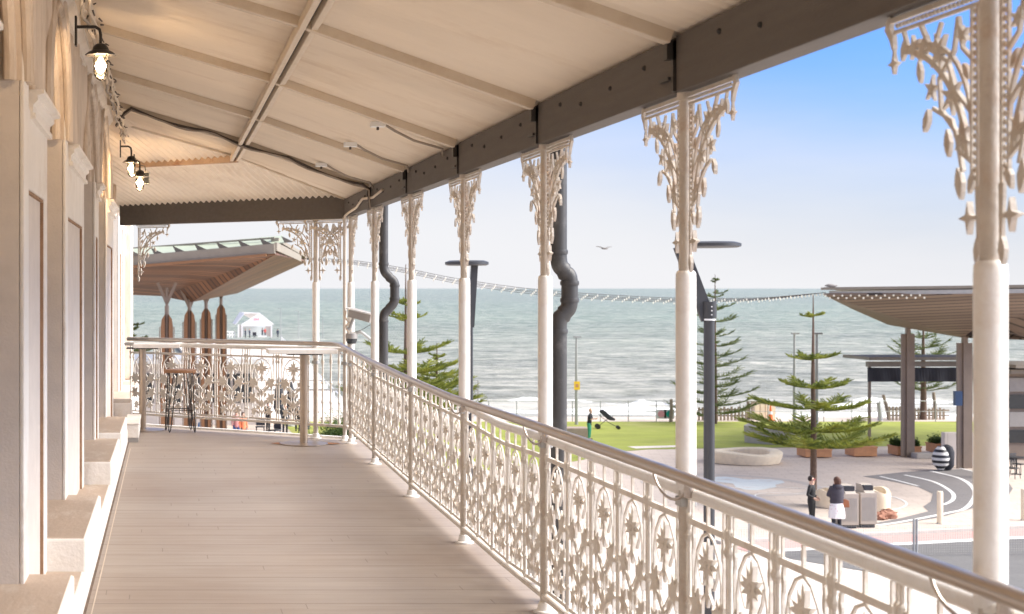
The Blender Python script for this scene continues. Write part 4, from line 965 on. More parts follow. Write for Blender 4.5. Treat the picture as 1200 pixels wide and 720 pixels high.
beachlamp(931, 497, 391, 'slim grey promenade lamp behind the tall front pine')
beachlamp(957, 510, 391, 'short armed grey lamp directly behind the trunk of the front pine', 6)

# ================================================================ norfolk pines
def pine(px, pyb, tiers, top_py, label, seed, m, Yov=None, dens=1.0, nb=7, trunk=.13, upc=.22, zf=1.):
    rnd = random.Random(seed); p = at(px, pyb, GZ)
    Y = Yov or p.y; base = Vector(((px - VX) * Y / F, Y, GZ)); s = Y / F
    H = EYE - (top_py - VY) * s - GZ
    root = empty('pine_tree', tuple(base), 0, label, 'pine tree', 'norfolk island pines')
    tp = [(0, 0, 0), (.02, .01, H * .3), (-.01, 0, H * .6), (.0, 0, H * .85), (0, 0, H)]
    MB().tube(tp, [trunk, trunk * .8, trunk * .55, trunk * .28, .015], 10).build('trunk', M['bark'], root, smooth=True)
    b = MB()
    def spray(a, c, r, nl, ln):
        # a..c : twig with needle blades all around
        d = c - a; L = d.length; d = d.normalized(); u = d.orthogonal().normalized(); v = d.cross(u)
        b.tube([a, a + d * L * .6, c], [r, r * .8, r * .25], 4, cap=False)
        for i in range(nl):
            t = (i + .5) / nl; q = a + d * (L * t)
            for k in range(3):
                an = rnd.uniform(0, 2 * pi); w_ = u * cos(an) + v * sin(an); tip = q + (w_ * .75 + d * .8 + Vector((0, 0, .25))).normalized() * ln * rnd.uniform(.7, 1.2) * (1.15 - .5 * t)
                sd = d.cross(w_).normalized() * ln * .20
                b.add([q - sd, q + sd, tip], [(0, 1, 2)])
    for (ty, rpx) in tiers:
        z = EYE - (ty - VY) * s - GZ; R = rpx * s
        n = nb if R > .5 else 5
        a0 = rnd.uniform(0, 2 * pi)
        for j in range(n):
            an = a0 + 2 * pi * j / n + rnd.uniform(-.2, .2); Rj = R * rnd.uniform(.82, 1.08); dirv = Vector((cos(an), sin(an), 0)); sdv = Vector((-sin(an), cos(an), 0))
            z0 = z + rnd.uniform(-.12, .12) * zf
            bp = lambda t: dirv * (Rj * t) + Vector((0, 0, z0 - R * .03 + upc * R * (t ** 2) - .10 * R * t)) + sdv * (.05 * Rj * sin(t * 3 + j))
            pts = [bp(i / 7) for i in range(8)]
            b.tube(pts, [.030 * (1 - i / 9) for i in range(8)], 5, cap=False)
            nt_ = max(5, int(Rj * 9 * dens))
            for i in range(nt_):
                t = .16 + .84 * (i + .3) / nt_
                ln = Rj * .34 * (1 - .55 * abs(t - .45) * 1.6) * rnd.uniform(.8, 1.15); ln = max(ln, .12)
                o_ = bp(min(t, 1))
                for sg in (-1, 1):
                    e = o_ + (dirv * .75 + sdv * sg * .75 + Vector((0, 0, rnd.uniform(.1, .42)))).normalized() * ln
                    spray(o_, e, .022, max(4, int(ln * 22 * dens)), .085)
            spray(bp(.85), bp(1.08) + Vector((0, 0, .04)), .025, 6, .085)
            for i in range(int(6 * dens * max(R, .6))):
                t = rnd.uniform(.25, .95); o_ = bp(t); spray(o_, o_ + (dirv * .4 + Vector((0, 0, .6))) * min(.22, Rj * .2), .02, 5, .085)
    b.build('crown', m, root)
    return root
pine(953, 592, [(371, 14), (419, 27), (452, 42), (477, 62), (503, 74), (521, 90)], 346, 'bright green tiered pine standing in the plaza behind the person in black', 3, M['pine'], dens=1.0, nb=7, upc=.27, trunk=.13, zf=.5)
pine(838, 497, [(330, 4), (346, 14), (362, 20), (374, 28), (392, 24), (403, 34), (416, 30), (427, 36), (441, 42), (452, 36), (462, 46), (474, 42), (484, 52)], 322, 'far pine on the lawn edge, seen behind the tall charcoal street lamp', 5, M['pine_far'], dens=.5, nb=5, trunk=.13, upc=.35)
pine(1082, 492, [(395, 18), (408, 34), (417, 38), (448, 30), (455, 34)], 370, 'far pine behind the dark blind of the shelter', 6, M['pine_far'], dens=.5, nb=6, trunk=.2, upc=.4)
pine(475.5, 585, [(355, 16), (372, 26), (411, 50), (432, 62), (452, 76), (474, 80)], 310, 'left pine rising behind the white posts, the taller and nearer of the left pair', 8, M['pine'], dens=.8, nb=7, trunk=.13, upc=.3)
pine(512, 560, [(419, 10), (430, 22), (441, 34), (452, 44), (464, 52), (478, 60)], 402, 'smaller pine standing just right of the left pine, behind the balustrade', 9, M['pine'], dens=.7, nb=7, trunk=.12, upc=.3)
pine(152, 560, [(383, 16), (395, 24), (412, 30)], 362, 'pine branch tips showing between the hotel wall and the pavilion', 12, M['pine_far'], dens=.6, nb=6)

# ================================================================ shelters
def poly3(name, pts, m, parent, th=.12):
    me = MB(); me.add(pts, [tuple(range(len(pts)))]); o = me.build(name, m, parent)
    if th: s = o.modifiers.new('s', 'SOLIDIFY'); s.thickness = th; s.offset = 0
    return o
# right shelter
rsh = empty('beach_shelter', (0, 0, 0), 0, 'large taupe folded roof shelter on steel posts at the right of the plaza', 'shelter')
A = aty(966, 345, 60); F1 = aty(1143, 344, 57); F2 = aty(1300, 342, 54)
V0 = aty(1041, 380, 73); V1 = aty(1128, 395, 67); R1 = aty(1150, 379, 63); V2 = aty(1216, 398, 61); V3 = aty(1300, 380, 58)
A2 = aty(1000, 362, 70)
poly3('soffit', [A, F1, V1], M['slat_r'], rsh, .08); poly3('soffit', [A, V1, V0, A2], M['slat_r'], rsh, .08)
poly3('soffit', [F1, R1, V1], M['slat_r'], rsh, .08); poly3('soffit', [F1, F2, V3, V2, R1], M['slat_r'], rsh, .08)
B0 = aty(985, 340.5, 84); B1 = aty(1300, 338.5, 84)
poly3('roof_top', [A + Vector((0, 0, .25)), F1 + Vector((0, 0, .27)), F2 + Vector((0, 0, .27)), B1, B0], M['roofmetal'], rsh, .06)
poly3('soffit', [V0, V1, V2, B1, B0], M['slat_r'], rsh, .08)
MB().bar(A + Vector((-.15, -.05, .22)), F1 + Vector((0, -.05, .24)), .12, .10).build('fascia', M['roofmetal'], rsh); MB().bar(F1 + Vector((0, -.05, .24)), F2 + Vector((0, -.05, .24)), .12, .10).build('fascia', M['roofmetal'], rsh)
MB().bar(A + Vector((.2, .0, .06)), F1 + Vector((0, 0, .07)), .10, .16).build('gutter', M['galv'], rsh); MB().bar(F1 + Vector((0, 0, .07)), F2 + Vector((0, 0, .07)), .10, .16).build('gutter', M['galv'], rsh)
def spost(px, pyb, pyt, w, label_m=M['taupe']):
    p = at(px, pyb, GZ); Y = p.y; t = EYE - (pyt - VY) * Y / F
    b = MB(); b.bar(p, Vector((p.x, Y, t)), w * .42, w * .42)
    o = b.build('post', label_m, rsh)
    for s in (-1, 1):
        MB().bar(p + Vector((s * w * .36, .02, 0)), Vector((p.x + s * w * .36, Y + .02, t - .35)), w * .22, w * .7).build('post_fin', label_m, o)
spost(1064, 536, 383, .44); spost(1130.5, 549, 393, .48); spost(1160, 560, 378, .48)
# boxes on post
q = at(1123, 536, GZ); q = aty(1122.5, 467, 66.5); bx = MB().box(q.x - .16, q.x + .16, q.y - .1, q.y + .1, q.z - .32, q.z + .32).build('notice_box', M['bluebox'], rsh)
# lower pergola canopy with rolled dark blind
pg = empty('cafe_awning', (0, 0, 0), 0, 'low flat canopy with a dark drop down blind under the right shelter', 'awning')
a = aty(1003, 419, 78); c = aty(1145, 419, 78); MB().bar(a, c, 3.0, .16).build('canopy', M['roofmetal'], pg)
a = aty(1016, 427, 77); c = aty(1300, 426, 77); MB().bar(a, c, .3, .26).build('beam', M['roofmetal'], pg)
a = aty(1017, 437.5, 77); c = aty(1142, 437.5, 77)
bb = MB(); n = 40
for i in range(n + 1):
    t = i / n; x = a.x + (c.x - a.x) * t; bb.v += [(x, 77 + .03 * sin(i * 1.1), aty(0, 431, 77).z), (x, 77 + .05 * sin(i * .9), aty(0, 447.5, 77).z)]
bb.f = [(2 * i, 2 * i + 1, 2 * i + 3, 2 * i + 2) for i in range(n)]
o = bb.build('blind', M['blind'], pg); s = o.modifiers.new('s', 'SOLIDIFY'); s.thickness = .03
for px in (1022, 1140):
    q = aty(px, 447, 77); MB().bar((q.x, 77.3, GZ), (q.x, 77.3, q.z + .9), .12, .12).build('post', M['taupe'], pg)
# cafe at far right
cf = empty('cafe_building', (0, 0, 0), 0, 'cafe pavilion with horizontal dark glazing behind the nearest white post, right edge', 'building')
x0 = aty(1178, 500, 70).x; x1 = aty(1330, 500, 70).x
MB().box(x0, x1, 70, 71.5, GZ, aty(0, 432, 70).z).build('wall', M['taupe'], cf)
MB().box(x0 - .3, x1, 69, 71.8, aty(0, 437, 70).z, aty(0, 432, 70).z).build('roof', M['roofmetal'], cf); MB().box(x0 - .3, x1, 68.6, 71.8, aty(0, 430, 70).z, aty(0, 426, 70).z).build('roof', M['roofmetal'], cf)
for i, (p0, p1) in enumerate(((443, 459), (463, 479), (483, 500), (504, 519))):
    MB().box(x0 + .15, x1, 69.9, 69.97, aty(0, p1, 70).z, aty(0, p0, 70).z).build('window', M['darkglass'] if i % 2 else M['greyseal'], cf)

# left pavilion
lp = empty('timber_pavilion', (0, 0, 0), 0, 'tall pavilion with folded red brown timber soffit and four finned columns', 'pavilion')
L0 = aty(120, 314, 58); R0 = aty(322, 297, 55); T0 = aty(359, 306, 74); Vv = aty(224, 353, 64); Wv = aty(160, 340, 72); Xv = aty(278, 343, 80); Wl = aty(120, 343, 66)
poly3('soffit', [L0, R0, Vv, aty(190, 346, 66), Wv, Wl], M['slat_l'], lp, .1)
poly3('soffit', [R0, T0, Xv, Vv], M['slat_l'], lp, .1)
poly3('soffit', [T0, aty(300, 315, 95), Xv], M['slat_l'], lp, .1)
# fascia and upper louvres
MB().bar(aty(120, 308.5, 58), aty(322, 291.5, 55), .12, .36).build('fascia', M['roofmetal'], lp)
MB().bar(aty(120, 316, 57.8), aty(312, 299, 55), .10, .10).build('edge_board', M['timber'], lp)
MB().bar(aty(120, 294, 61), aty(322, 279, 58), .12, .07).build('top_rail', M['roofmetal'], lp)
MB().bar(aty(322, 281, 58), aty(360, 303, 75), .3, .14).build('top_rail', M['roofmetal'], lp)
MB().bar(aty(323, 289, 55), aty(352, 303, 70), .1, .3).build('edge_sheet', M['roofmetal'], lp)
poly3('roof_top', [aty(120, 305, 60), aty(322, 287.5, 57.5), aty(358, 304, 75), aty(300, 300, 100), aty(120, 310, 100)], M['roofmetal'], lp, .06)
for i in range(8):
    x = 130 + i * 25.5; y = 306.5 - (x - 130) * .088
    a_ = aty(x + 2, y - 4, 57.4); b_ = aty(x + 25, y - 6, 57.2); c_ = aty(x + 23, y - 14, 60); d_ = aty(x - 3, y - 12, 60)
    poly3('glass_louvre', [a_, b_, c_, d_], M['greenglass'], lp, .03)
    poly3('louvre_end', [aty(x + 25, y - 6, 57.3), aty(x + 36, y - 7, 57.3), aty(x + 21, y - 14, 57.3)], M['beam'], lp, .04)
for (px, Y, wpx, t0, t1) in ((195.5, 60, 14.4, 346, 373), (222, 64, 13.2, 352, 368), (241.5, 70, 11.8, 347, 365.5), (259, 77, 10.7, 342, 361)):
    s = Y / F; X = (px - VX) * s; w = wpx * s; zt = EYE - (t0 - VY) * s; zs = EYE - (t1 - VY) * s
    b = MB(); b.tube([(X, Y, GZ), (X, Y, zs + .5)], w * .18, 12); b.tube([(X, Y, zs + .4), (X, Y, zt + .3)], w * .13, 12)
    o = b.build('column', M['taupe'], lp, smooth=True)
    for sg in (-1, 1):
        pl = [(sg * w * .16, GZ), (sg * w * .5, GZ), (sg * w * .5, zs - .35), (sg * w * .42, zs - .05), (sg * w * .16, zs + .15)]
        if sg < 0: pl = pl[::-1]
        MB().prism(pl, -.22, .22, lambda u, v, d: (X + u, Y + d, v)).build('column_fin', M['timber'], o)
        MB().prism([(sg * (w * .5 + .02), GZ), (sg * (w * .5 + .06), GZ), (sg * (w * .5 + .06), zs - .35), (sg * (w * .5 + .02), zs - .35)][::sg], -.25, .25, lambda u, v, d: (X + u, Y + d, v)).build('fin_edge', M['taupe'], o)
        MB().bar((X, Y, zt - .35), (X + sg * w * .75, Y, zt + .5), .12, .12, up=(0, 1, 0)).build('strut', M['taupe'], o)

# buildings, tables and umbrellas seen through the far balustrade
kc = empty('cafe_kiosk', (0, 0, 0), 0, 'low pale kiosk with dark windows behind the pavilion columns', 'building')
Yk = 88
kx0 = aty(120, 400, Yk).x; kx1 = aty(303, 400, Yk).x
MB().box(kx0, kx1, Yk, Yk + 5, GZ, aty(0, 424, Yk).z).build('wall', M['footpath'], kc); MB().box(kx0 - .5, kx1 + .6, Yk - 1, Yk + 5.5, aty(0, 426, Yk).z, aty(0, 420, Yk).z).build('roof', M['whitemetal'], kc)
for px0, px1 in ((150, 180), (184, 214), (218, 242), (246, 270), (273, 297)):
    MB().box(aty(px0, 0, Yk).x, aty(px1, 0, Yk).x, Yk - .05, Yk - .01, aty(0, 472, Yk).z, aty(0, 438, Yk).z).build('window', M['darkglass'], kc)
def umbrella(px, pyb, Y, h, r, label, m):
    root = empty('cafe_umbrella', ((px - VX) * Y / F, Y, GZ), 0, label, 'umbrella')
    MB().lathe([(.25, 0), (.25, .08), (.03, .1), (.025, h)], n=12).build('pole', M['galv'], root)
    MB().lathe([(.16, h * .30), (.32, h * .42), (.26, h * .72), (.06, h)], n=10).build('folded_canopy', m, root)
umbrella(327, 0, 85, 3.0, 1, 'folded black umbrella behind the far balustrade', M['blind'])
umbrella(341, 0, 87, 2.6, 1, 'folded black umbrella just right of another behind the far balustrade', M['blind'])
wl = MB(); a = aty(300, 457, 96); c = aty(560, 457, 96); wl.bar(a, c, .2, .12); wl.bar(aty(300, 446, 96), aty(560, 446, 96), .1, .06)
for px in range(300, 561, 26): wl.bar(aty(px, 446, 96), aty(px, 470, 96), .08, .08, up=(0, 1, 0))
wlo = wl.build('jetty_railing', M['galv']); tag(wlo, 'long grey rail beyond the far balustrade, over the water', 'railing')

# jetty and tent
jty = MB(); jty.add([(aty(205, 0, 300).x, 300, -8.9), (aty(345, 0, 300).x, 300, -8.9), (aty(420, 0, 110).x, 110, -8.9), (aty(280, 0, 110).x, 110, -8.9)], [(0, 3, 2, 1)])
o = jty.build('jetty', M['footpath']); s = o.modifiers.new('s', 'SOLIDIFY'); s.thickness = .5; s.offset = -1
tag(o, 'pale concrete jetty running out to the tent', 'jetty')
def rail_line(p0, p1, n, h, label, name='jetty_fence', m=M['whitemetal'], r=.04, grp=None, mid=True):
    b = MB(); p0 = Vector(p0); p1 = Vector(p1)
    b.tube([p0 + Vector((0, 0, h)), p1 + Vector((0, 0, h))], r, 6)
    if mid: b.tube([p0 + Vector((0, 0, h * .5)), p1 + Vector((0, 0, h * .5))], r * .6, 6)
    root = empty(name, tuple(p0), 0, label, 'fence', grp)
    bb = b.build('rails', m, root); bb.location = -p0
    for i in range(n + 1):
        q = p0.lerp(p1, i / n) - p0; MB().tube([q, q + Vector((0, 0, h + .03))], r * 1.2, 6).build('fence_post', m, root)
rail_line(aty(262, 396, 255), aty(275, 396, 285), 4, 1.1, 'white jetty railing left of the tent', r=.08)
rail_line((aty(330, 0, 290).x, 290, -8.9), (aty(400, 0, 130).x, 130, -8.9), 16, 1.1, 'white jetty railing running back to shore right of the tent', r=.06)
tt = empty('beach_tent', (0, 0, 0), 0, 'white peaked marquee tent with pink lettering on the gable, out on the jetty', 'tent')
Yt = 280; g0 = aty(279.5, 395.5, Yt); g1 = aty(318, 395.5, Yt)
def tp(px, py, Y=Yt): return aty(px, py, Y)
D = 8
apF = tp(297, 367); eL = tp(276, 380.5); eR = tp(321, 380.5)
off = Vector((-2.2, D, 0))
wallL, wallR = tp(280, 380), tp(318.5, 380)
poly3('gable', [tp(283, 382.5), tp(318.5, 382.5), tp(318.5, 379), apF + Vector((1.0, 0, -.1)), tp(283, 380)], M['tent'], tt, .1)
poly3('roof_slope', [apF + Vector((-1.6, -.0, 0)), apF + Vector((1.2, 0, -.05)), eR, eR + off, apF + off], M['tent'], tt, .1)
poly3('roof_slope', [apF + Vector((1.2, 0, 0)), apF + Vector((-1.6, 0, 0)), eL, eL + off + Vector((2, 0, 0)), apF + off], M['tent'], tt, .1)
for px in (279.5, 283.5, 318):
    q = tp(px, 395.5); MB().bar(q, tp(px, 380.5), .25, .25, up=(0, 1, 0)).build('tent_pole', M['tent'], tt)
poly3('side_wall', [tp(279, 381), tp(283.5, 381), tp(283.5, 395), tp(279, 395)], M['greystone'], tt, .05)
poly3('side_wall', [tp(311, 382), tp(317.5, 382), tp(317.5, 395.5), tp(311, 392)], M['greystone'], tt, .05)
poly3('back_wall', [tp(283, 382) + Vector((0, D, 0)), tp(318, 382) + Vector((0, D, 0)), tp(318, 394) + Vector((0, D, 0)), tp(283, 394) + Vector((0, D, 0))], mat('pale_back_canvas', (.55, .6, .6), .8), tt, .05)
mk = MB(); pk = mat('pink_lettering', (.75, .25, .32), .6)
cell = ["110101011", "101111101", "110101011"]
for j, row in enumerate(cell):
    for i, ch in enumerate(row):
        if ch == '1':
            q = tp(297.3 + i * .72, 373.2 + j * .8, Yt - .3); mk.box(q.x, q.x + .105, q.y, q.y + .03, q.z - .12, q.z)
mk.build('lettering', pk, tt)
q = tp(302, 394.3, 276); MB().box(q.x, q.x + 1.6, 275, 276, q.z - .1, q.z + .1).build('counter', M['tent'], tt)
for px, pt in ((329, 362), (350, 365), (378, 372)):
    q = aty(px, 397, 240); r_ = empty('jetty_lamp', tuple(q), 0, {329: 'thin lamp pole just right of the tent', 350: 'thin lamp pole, middle of three over the sea right of the tent', 378: 'thin lamp pole between the far end post and the corner'}[px], 'street lamp', 'thin lamp poles on the jetty')
    h = (397 - pt) * 240 / F; MB().lathe([(.07, 0), (.045, h)], n=8).build('pole', M['galv'], r_); MB().bar((-.55, 0, h + .08), (.05, 0, h), .12, .08).build('head', M['galv'], r_)

# ================================================================ festoon lights
fest_pts = [(359, 303), (415, 307), (473, 316), (533, 328), (600, 338), (650, 343), (713, 347.5), (787, 351), (850, 351), (900, 349.5), (968, 343)]
bulb_me = MB().lathe([(.008, -.10), (.022, -.09), (.028, -.07), (.022, -.045), (.014, -.03), (.014, 0)], n=8).build('festoon_bulb', M['bulb'], smooth=True); bulb_data = bulb_me.data; bpy.data.objects.remove(bulb_me)
for s_ in range(4):
    root = empty('festoon_string', (0, 0, 0), 0, ['topmost string of small bulbs sagging from the timber pavilion to the right shelter', 'second string from the top among the small bulbs sagging over the sea view', 'third string from the top among the small bulbs sagging over the sea view', 'lowest string of small bulbs sagging from the timber pavilion to the right shelter'][s_], 'festoon lights', 'festoon strings across the view')
    P = []
    rnd = random.Random(s_)
    for i, (px, py) in enumerate(fest_pts):
        t = i / (len(fest_pts) - 1); Y = 66 + (61 - 66) * t; off = (-1.8, .4, 1.9, 3.9)[s_] * sin(pi * min(1, .15 + t * .85)) ** .7
        P.append(aty(px, py + off * (.6 if i in (0, len(fest_pts) - 1) else 1), Y + (s_ - 1.5) * .4))
    # smooth
    Q = []
    for i in range(len(P) - 1):
        p0, p1, p2, p3 = P[max(i - 1, 0)], P[i], P[i + 1], P[min(i + 2, len(P) - 1)]
        for k in range(8):
            t = k / 8; Q.append(.5 * ((2 * p1) + (p2 - p0) * t + (2 * p0 - 5 * p1 + 4 * p2 - p3) * t * t + (3 * p1 - p0 - 3 * p2 + p3) * t ** 3))
    Q.append(P[-1])
    MB().tube(Q, .012, 5).build('wire', M['cable'], root)
    acc = 0; nxt = .2; n_ = 0
    for a, c in zip(Q, Q[1:]):
        L = (c - a).length
        while nxt < acc + L:
            q = a + (c - a) * ((nxt - acc) / L); o = bpy.data.objects.new('bulb', bulb_data); COL.objects.link(o); o.parent = root; o.location = q; n_ += 1
            nxt += .42
        acc += L
b = MB()
for i in range(24):
    q = A.lerp(F1, i / 26 * .75) + Vector((0, -.12, -.06 - .1 * (i % 2))); b.sphere(q, .045, 6, 4)
b.build('edge_bulbs', M['bulb'], rsh)

# ================================================================ plaza furniture
def ringbench(px0, px1, py, h, label, depth=2.2):
    a = at(px0, py, GZ); c = at(px1, py, GZ); cx = (a.x + c.x) / 2; rx = (c.x - a.x) / 2; cy = a.y + depth / 2
    b = MB(); n = 40; prof = [(1.0 - .0, 0.02), (1.03, h * .55), (1.03, h), (.98, h + .03), (.72, h + .02), (.70, h - .02), (.68, 0.02)]
    prof = [(.93, .02), (1.0, h * .7), (1.0, h * .92), (.97, h), (.70, h), (.67, h - .05), (.67, .02)]
    m_ = len(prof)
    for i in range(n):
        t = 2 * pi * i / n
        wob = 1 + .06 * sin(2 * t + 1)
        for f, z in prof: b.v.append((cx + rx * f * cos(t) * wob, cy + depth * .75 * f * sin(t), GZ + z * (1 + .12 * sin(t * 2 + .5))))
    for i in range(n):
        for k in range(m_ - 1):
            a_ = i * m_ + k; c_ = ((i + 1) % n) * m_ + k; b.f.append((a_, c_, c_ + 1, a_ + 1))
    tag(b.build('concrete_bench', M['stone'], smooth=True), label, 'bench', 'sculpted cream benches on the plaza')
ringbench(838, 925, 545, .52, 'cream ring shaped concrete bench beyond the mosaic, largest of the cream benches')
ringbench(1017, 1048, 601, .75, 'cream concrete block seat just right of the litter bins', .9)
ringbench(962, 980, 596, .6, 'small cream concrete seat between the two standing people', .7)
p = at(902, 521, GZ); b = MB(); n = 28
for i in range(n + 1):
    t = radians(200 + 140 * i / n)
    for r_, z in ((3.0, 0), (3.1, .9), (2.6, 1.0), (2.4, 0)): b.v.append((p.x + .6 + r_ * .55 * cos(t), p.y + 1.5 + r_ * sin(t) * .6, GZ + z * (1 - .4 * i / n)))
b.f = [(4 * i + k, 4 * i + 4 + k, 4 * i + 5 + k, 4 * i + 1 + k) for i in range(n) for k in range(3)]
tag(b.build('concrete_bench', M['greystone'], smooth=True), 'grey pink curved low wall on the lawn edge behind the front pine', 'bench')
q = at(676, 514, GZ); b = MB(); b.box(q.x - 1.0, q.x + .7, q.y, q.y + 1, GZ, GZ + .55); tag(b.build('low_wall', mat('brown_stone', (.36, .28, .23), .8), bevel=.03), 'low brown stone block on the lawn left of the woman in green trousers', 'block')

def planter(px0, px1, py0, py1, label, plants=False):
    p = at(px0, py1, GZ); q = at(px1, py1, GZ); h = (py1 - py0) * p.y / F
    root = empty('planter_box', ((p.x + q.x) / 2, p.y, GZ), 0, label, 'planter', 'orange timber planters along the lawn edge')
    w_ = (q.x - p.x) / 2
    MB().box(-w_, w_, 0, 1.0, .04, h).build('box', M['brick'], root, bevel=.02); MB().box(-w_ - .02, w_ + .02, -.02, 1.02, h - .05, h + .02).build('rim', M['brick'], root)
    if plants:
        rnd = random.Random(int(px0)); b = MB()
        for i in range(900):
            a = Vector((rnd.uniform(-w_ * .9, w_ * .9), rnd.uniform(.1, .9), h + abs(rnd.gauss(0, .14)))); d = Vector((rnd.uniform(-1, 1), rnd.uniform(-1, 1), rnd.uniform(0, 1))) * .10
            b.add([a, a + d, a + Vector((d.y, -d.x, .04))], [(0, 1, 2)])
        b.build('plants', M['shrub'], root)
planter(944, 975, 527, 537, 'orange planter partly behind the trunk of the front pine'); planter(1001, 1028, 524, 536, 'orange planter below the right branches of the front pine')
planter(1052, 1060.5, 524, 535, 'small planted orange box left of the first shelter post', True); planter(1069, 1080, 524, 535, 'small planted orange box right of the first shelter post', True); planter(1097, 1112, 521, 532, 'planted orange box behind the striped umbrella bag', True)
# litter bins
def litterbin(px0, px1, py0, py1, label):
    p = at(px0, py1, GZ); q = at(px1, py1, GZ); h = (py1 - py0) * p.y / F; w_ = (q.x - p.x) / 2
    root = empty('litter_bin', ((p.x + q.x) / 2, p.y, GZ), 0, label, 'bin', 'slatted litter bins')
    MB().box(-w_, w_, 0, .7, .12, h).build('body', M['binmetal'], root, bevel=.01)
    b = MB()
    for i in range(10): x = -w_ * .75 + i * w_ * 1.5 / 9; b.box(x - .012, x + .012, -.008, -.001, .25, h - .15)
    b.build('slats', M['greyseal'], root)
    MB().box(-w_ * .85, w_ * .85, .08, .6, .0, .125).build('plinth', M['blind'], root)
    hd = MB(); hd.prism([(.68, h), (.02, h), (.30, h + .26), (.68, h + .26)], -w_ * .45, w_ * .75, lambda u, v, d: (d, u, v)); hd.build('hood', M['binmetal'], root)
    MB().box(-w_ * .38, w_ * .68, .10, .30, h + .01, h + .24).build('opening', M['blind'], root)
litterbin(985.5, 1006.5, 579, 620, 'slatted litter bin, the left one, half behind the woman in the puffer jacket'); litterbin(1008.5, 1028, 578, 619, 'slatted litter bin, the right one of the pair')
# bollards
for px, pt, pb_, lb in ((1101.5, 576, 614, 'steel bollard by the kerb, left of the nearest white post'), (1200, 573, 610, 'steel bollard at the right edge beyond the nearest white post')):
    p = at(px, pb_, GZ); h = (pb_ - pt) * p.y / F; root = empty('bollard', tuple(p), 0, lb, 'bollard', 'steel bollards along the kerb')
    MB().lathe([(.095, 0), (.095, h - .02), (.08, h)], n=16).build('tube', M['stone'], root, smooth=True); MB().lathe([(.12, 0), (.12, .015)], n=16).build('base_ring', M['galv'], root)
# rocks
for i, (px, py, r) in enumerate(((1031.5, 609, .22), (1041, 607.5, .27))):
    p = at(px, py, GZ); rnd = random.Random(i); b = MB(); b.sphere((p.x, p.y, GZ + r * .45), r, 12, 8, (1.15, .9, .7))
    b.v = [(x + rnd.uniform(-.05, .05), y + rnd.uniform(-.05, .05), z + rnd.uniform(-.05, .05)) for x, y, z in b.v]
    tag(b.build('rock', mat('red_brown_rock', (.36, .17, .11), .9, .3, 6)), ('smaller darker' if i == 0 else 'larger redder') + ' red brown rock on the paving beside the right litter bin', 'rock')
# wire fence along road
wf_ = empty('wire_fence', (0, 0, 0), 0, 'low wire mesh fence with a steel post along the road', 'fence')
fx0 = at(800, 655, GZ); fx1 = at(1420, 648, GZ)
fb = MB(); d_ = (fx1 - fx0); Lf = d_.length; d_.normalize()
for k in range(int(Lf / .075)): q = fx0 + d_ * (k * .075); fb.tube([q + Vector((0, 0, .05)), q + Vector((0, 0, .92))], .0028, 3, cap=False)
for z in [.05 + .0725 * i for i in range(13)]: fb.tube([fx0 + Vector((0, 0, z)), fx1 + Vector((0, 0, z))], .0028, 3, cap=False)
fb.build('mesh', M['greyseal'], wf_)
for px in (880, 1079.5, 1083, 1290):
    q = fx0 + d_ * (((px - VX) * fx0.y / F - fx0.x) / d_.x); q.z = GZ; MB().tube([q, q + Vector((0, 0, 1.12))], .035, 10).build('fence_post', M['galv'], wf_, smooth=True)
# promenade rail at the lawn edge
pr0 = at(540, 494.5, GZ); pr1 = at(1260, 494.5, GZ)
rail_line(pr0, pr1, 22, 1.25, 'pale steel promenade railing between the lawn and the surf', 'promenade_fence', M['galv'], r=.025)
# pickets and leaning posts round the far pines
def pickets(px0, px1, py, h, label, tone=M['greyseal']):
    p = at(px0, py, GZ); q = at(px1, py, GZ); root = empty('picket_fence', tuple(p), 0, label, 'fence', 'low picket enclosures by the beach'); n = int((q.x - p.x) / .22)
    b = MB()
    for i in range(n): x = i * .22; b.box(x, x + .12, -.03, .03, 0, h * (1 + .06 * sin(i * 3)))
    b.box(0, q.x - p.x, .035, .08, h * .3, h * .42); b.box(0, q.x - p.x, .035, .08, h * .75, h * .87); b.build('pickets', tone, root)
tb = mat('weathered_timber', (.30, .24, .18), .85, .2, 5)
pickets(1041, 1058, 493, .85, 'short grey picket panel left of the first shelter post', tb); pickets(1071, 1113, 492, .7, 'grey picket panel around the far pine behind the shelter', tb); pickets(818, 878, 493, .8, 'low picket enclosure at the foot of the pine behind the charcoal lamp', tb)
def leanpost(x0, y0, x1, y1, label, r=.12, m=tb):
    a = at(x0, y0, GZ); c = aty(x1, y1, a.y); o = MB().tube([a, (a + c) / 2 + Vector((.03, 0, 0)), c], [r, r * .9, r * .75], 8).build('timber_post', m, smooth=True); tag(o, label, 'post', 'weathered timber posts by the beach')
leanpost(1042, 492, 1035, 463, 'leaning timber post left of the shelter pickets'); leanpost(1096, 491, 1094, 460, 'upright timber post behind the shelter, right of the far pine'); leanpost(1031.5, 493, 1029.5, 472, 'short grey post left of the leaning timber post', .16, M['galv'])
leanpost(877, 491, 876.5, 470, 'timber post right of the pine behind the charcoal lamp'); leanpost(786, 495, 786.5, 468, 'timber post just left of the second nearest white post'); leanpost(1124, 495, 1124, 478, 'timber post right beside the second shelter post')
q = at(885, 492, GZ); root = empty('timber_crate_stand', tuple(q), 0, 'pale timber box stand at the lawn edge left of the orange cone', 'box'); b = MB()
for i in range(4): b.box(i * .32, i * .32 + .28, 0, .7, 0, 1.05)
b.build('boards', M['stone'], root); MB().box(-.05, 1.35, -.05, .75, 1.05, 1.12).build('lid', tb, root)
q = at(903, 493, GZ); root = empty('traffic_cone', tuple(q), 0, 'small orange traffic cone at the lawn edge', 'cone'); cm = mat('orange_plastic', (.8, .18, .04), .5)
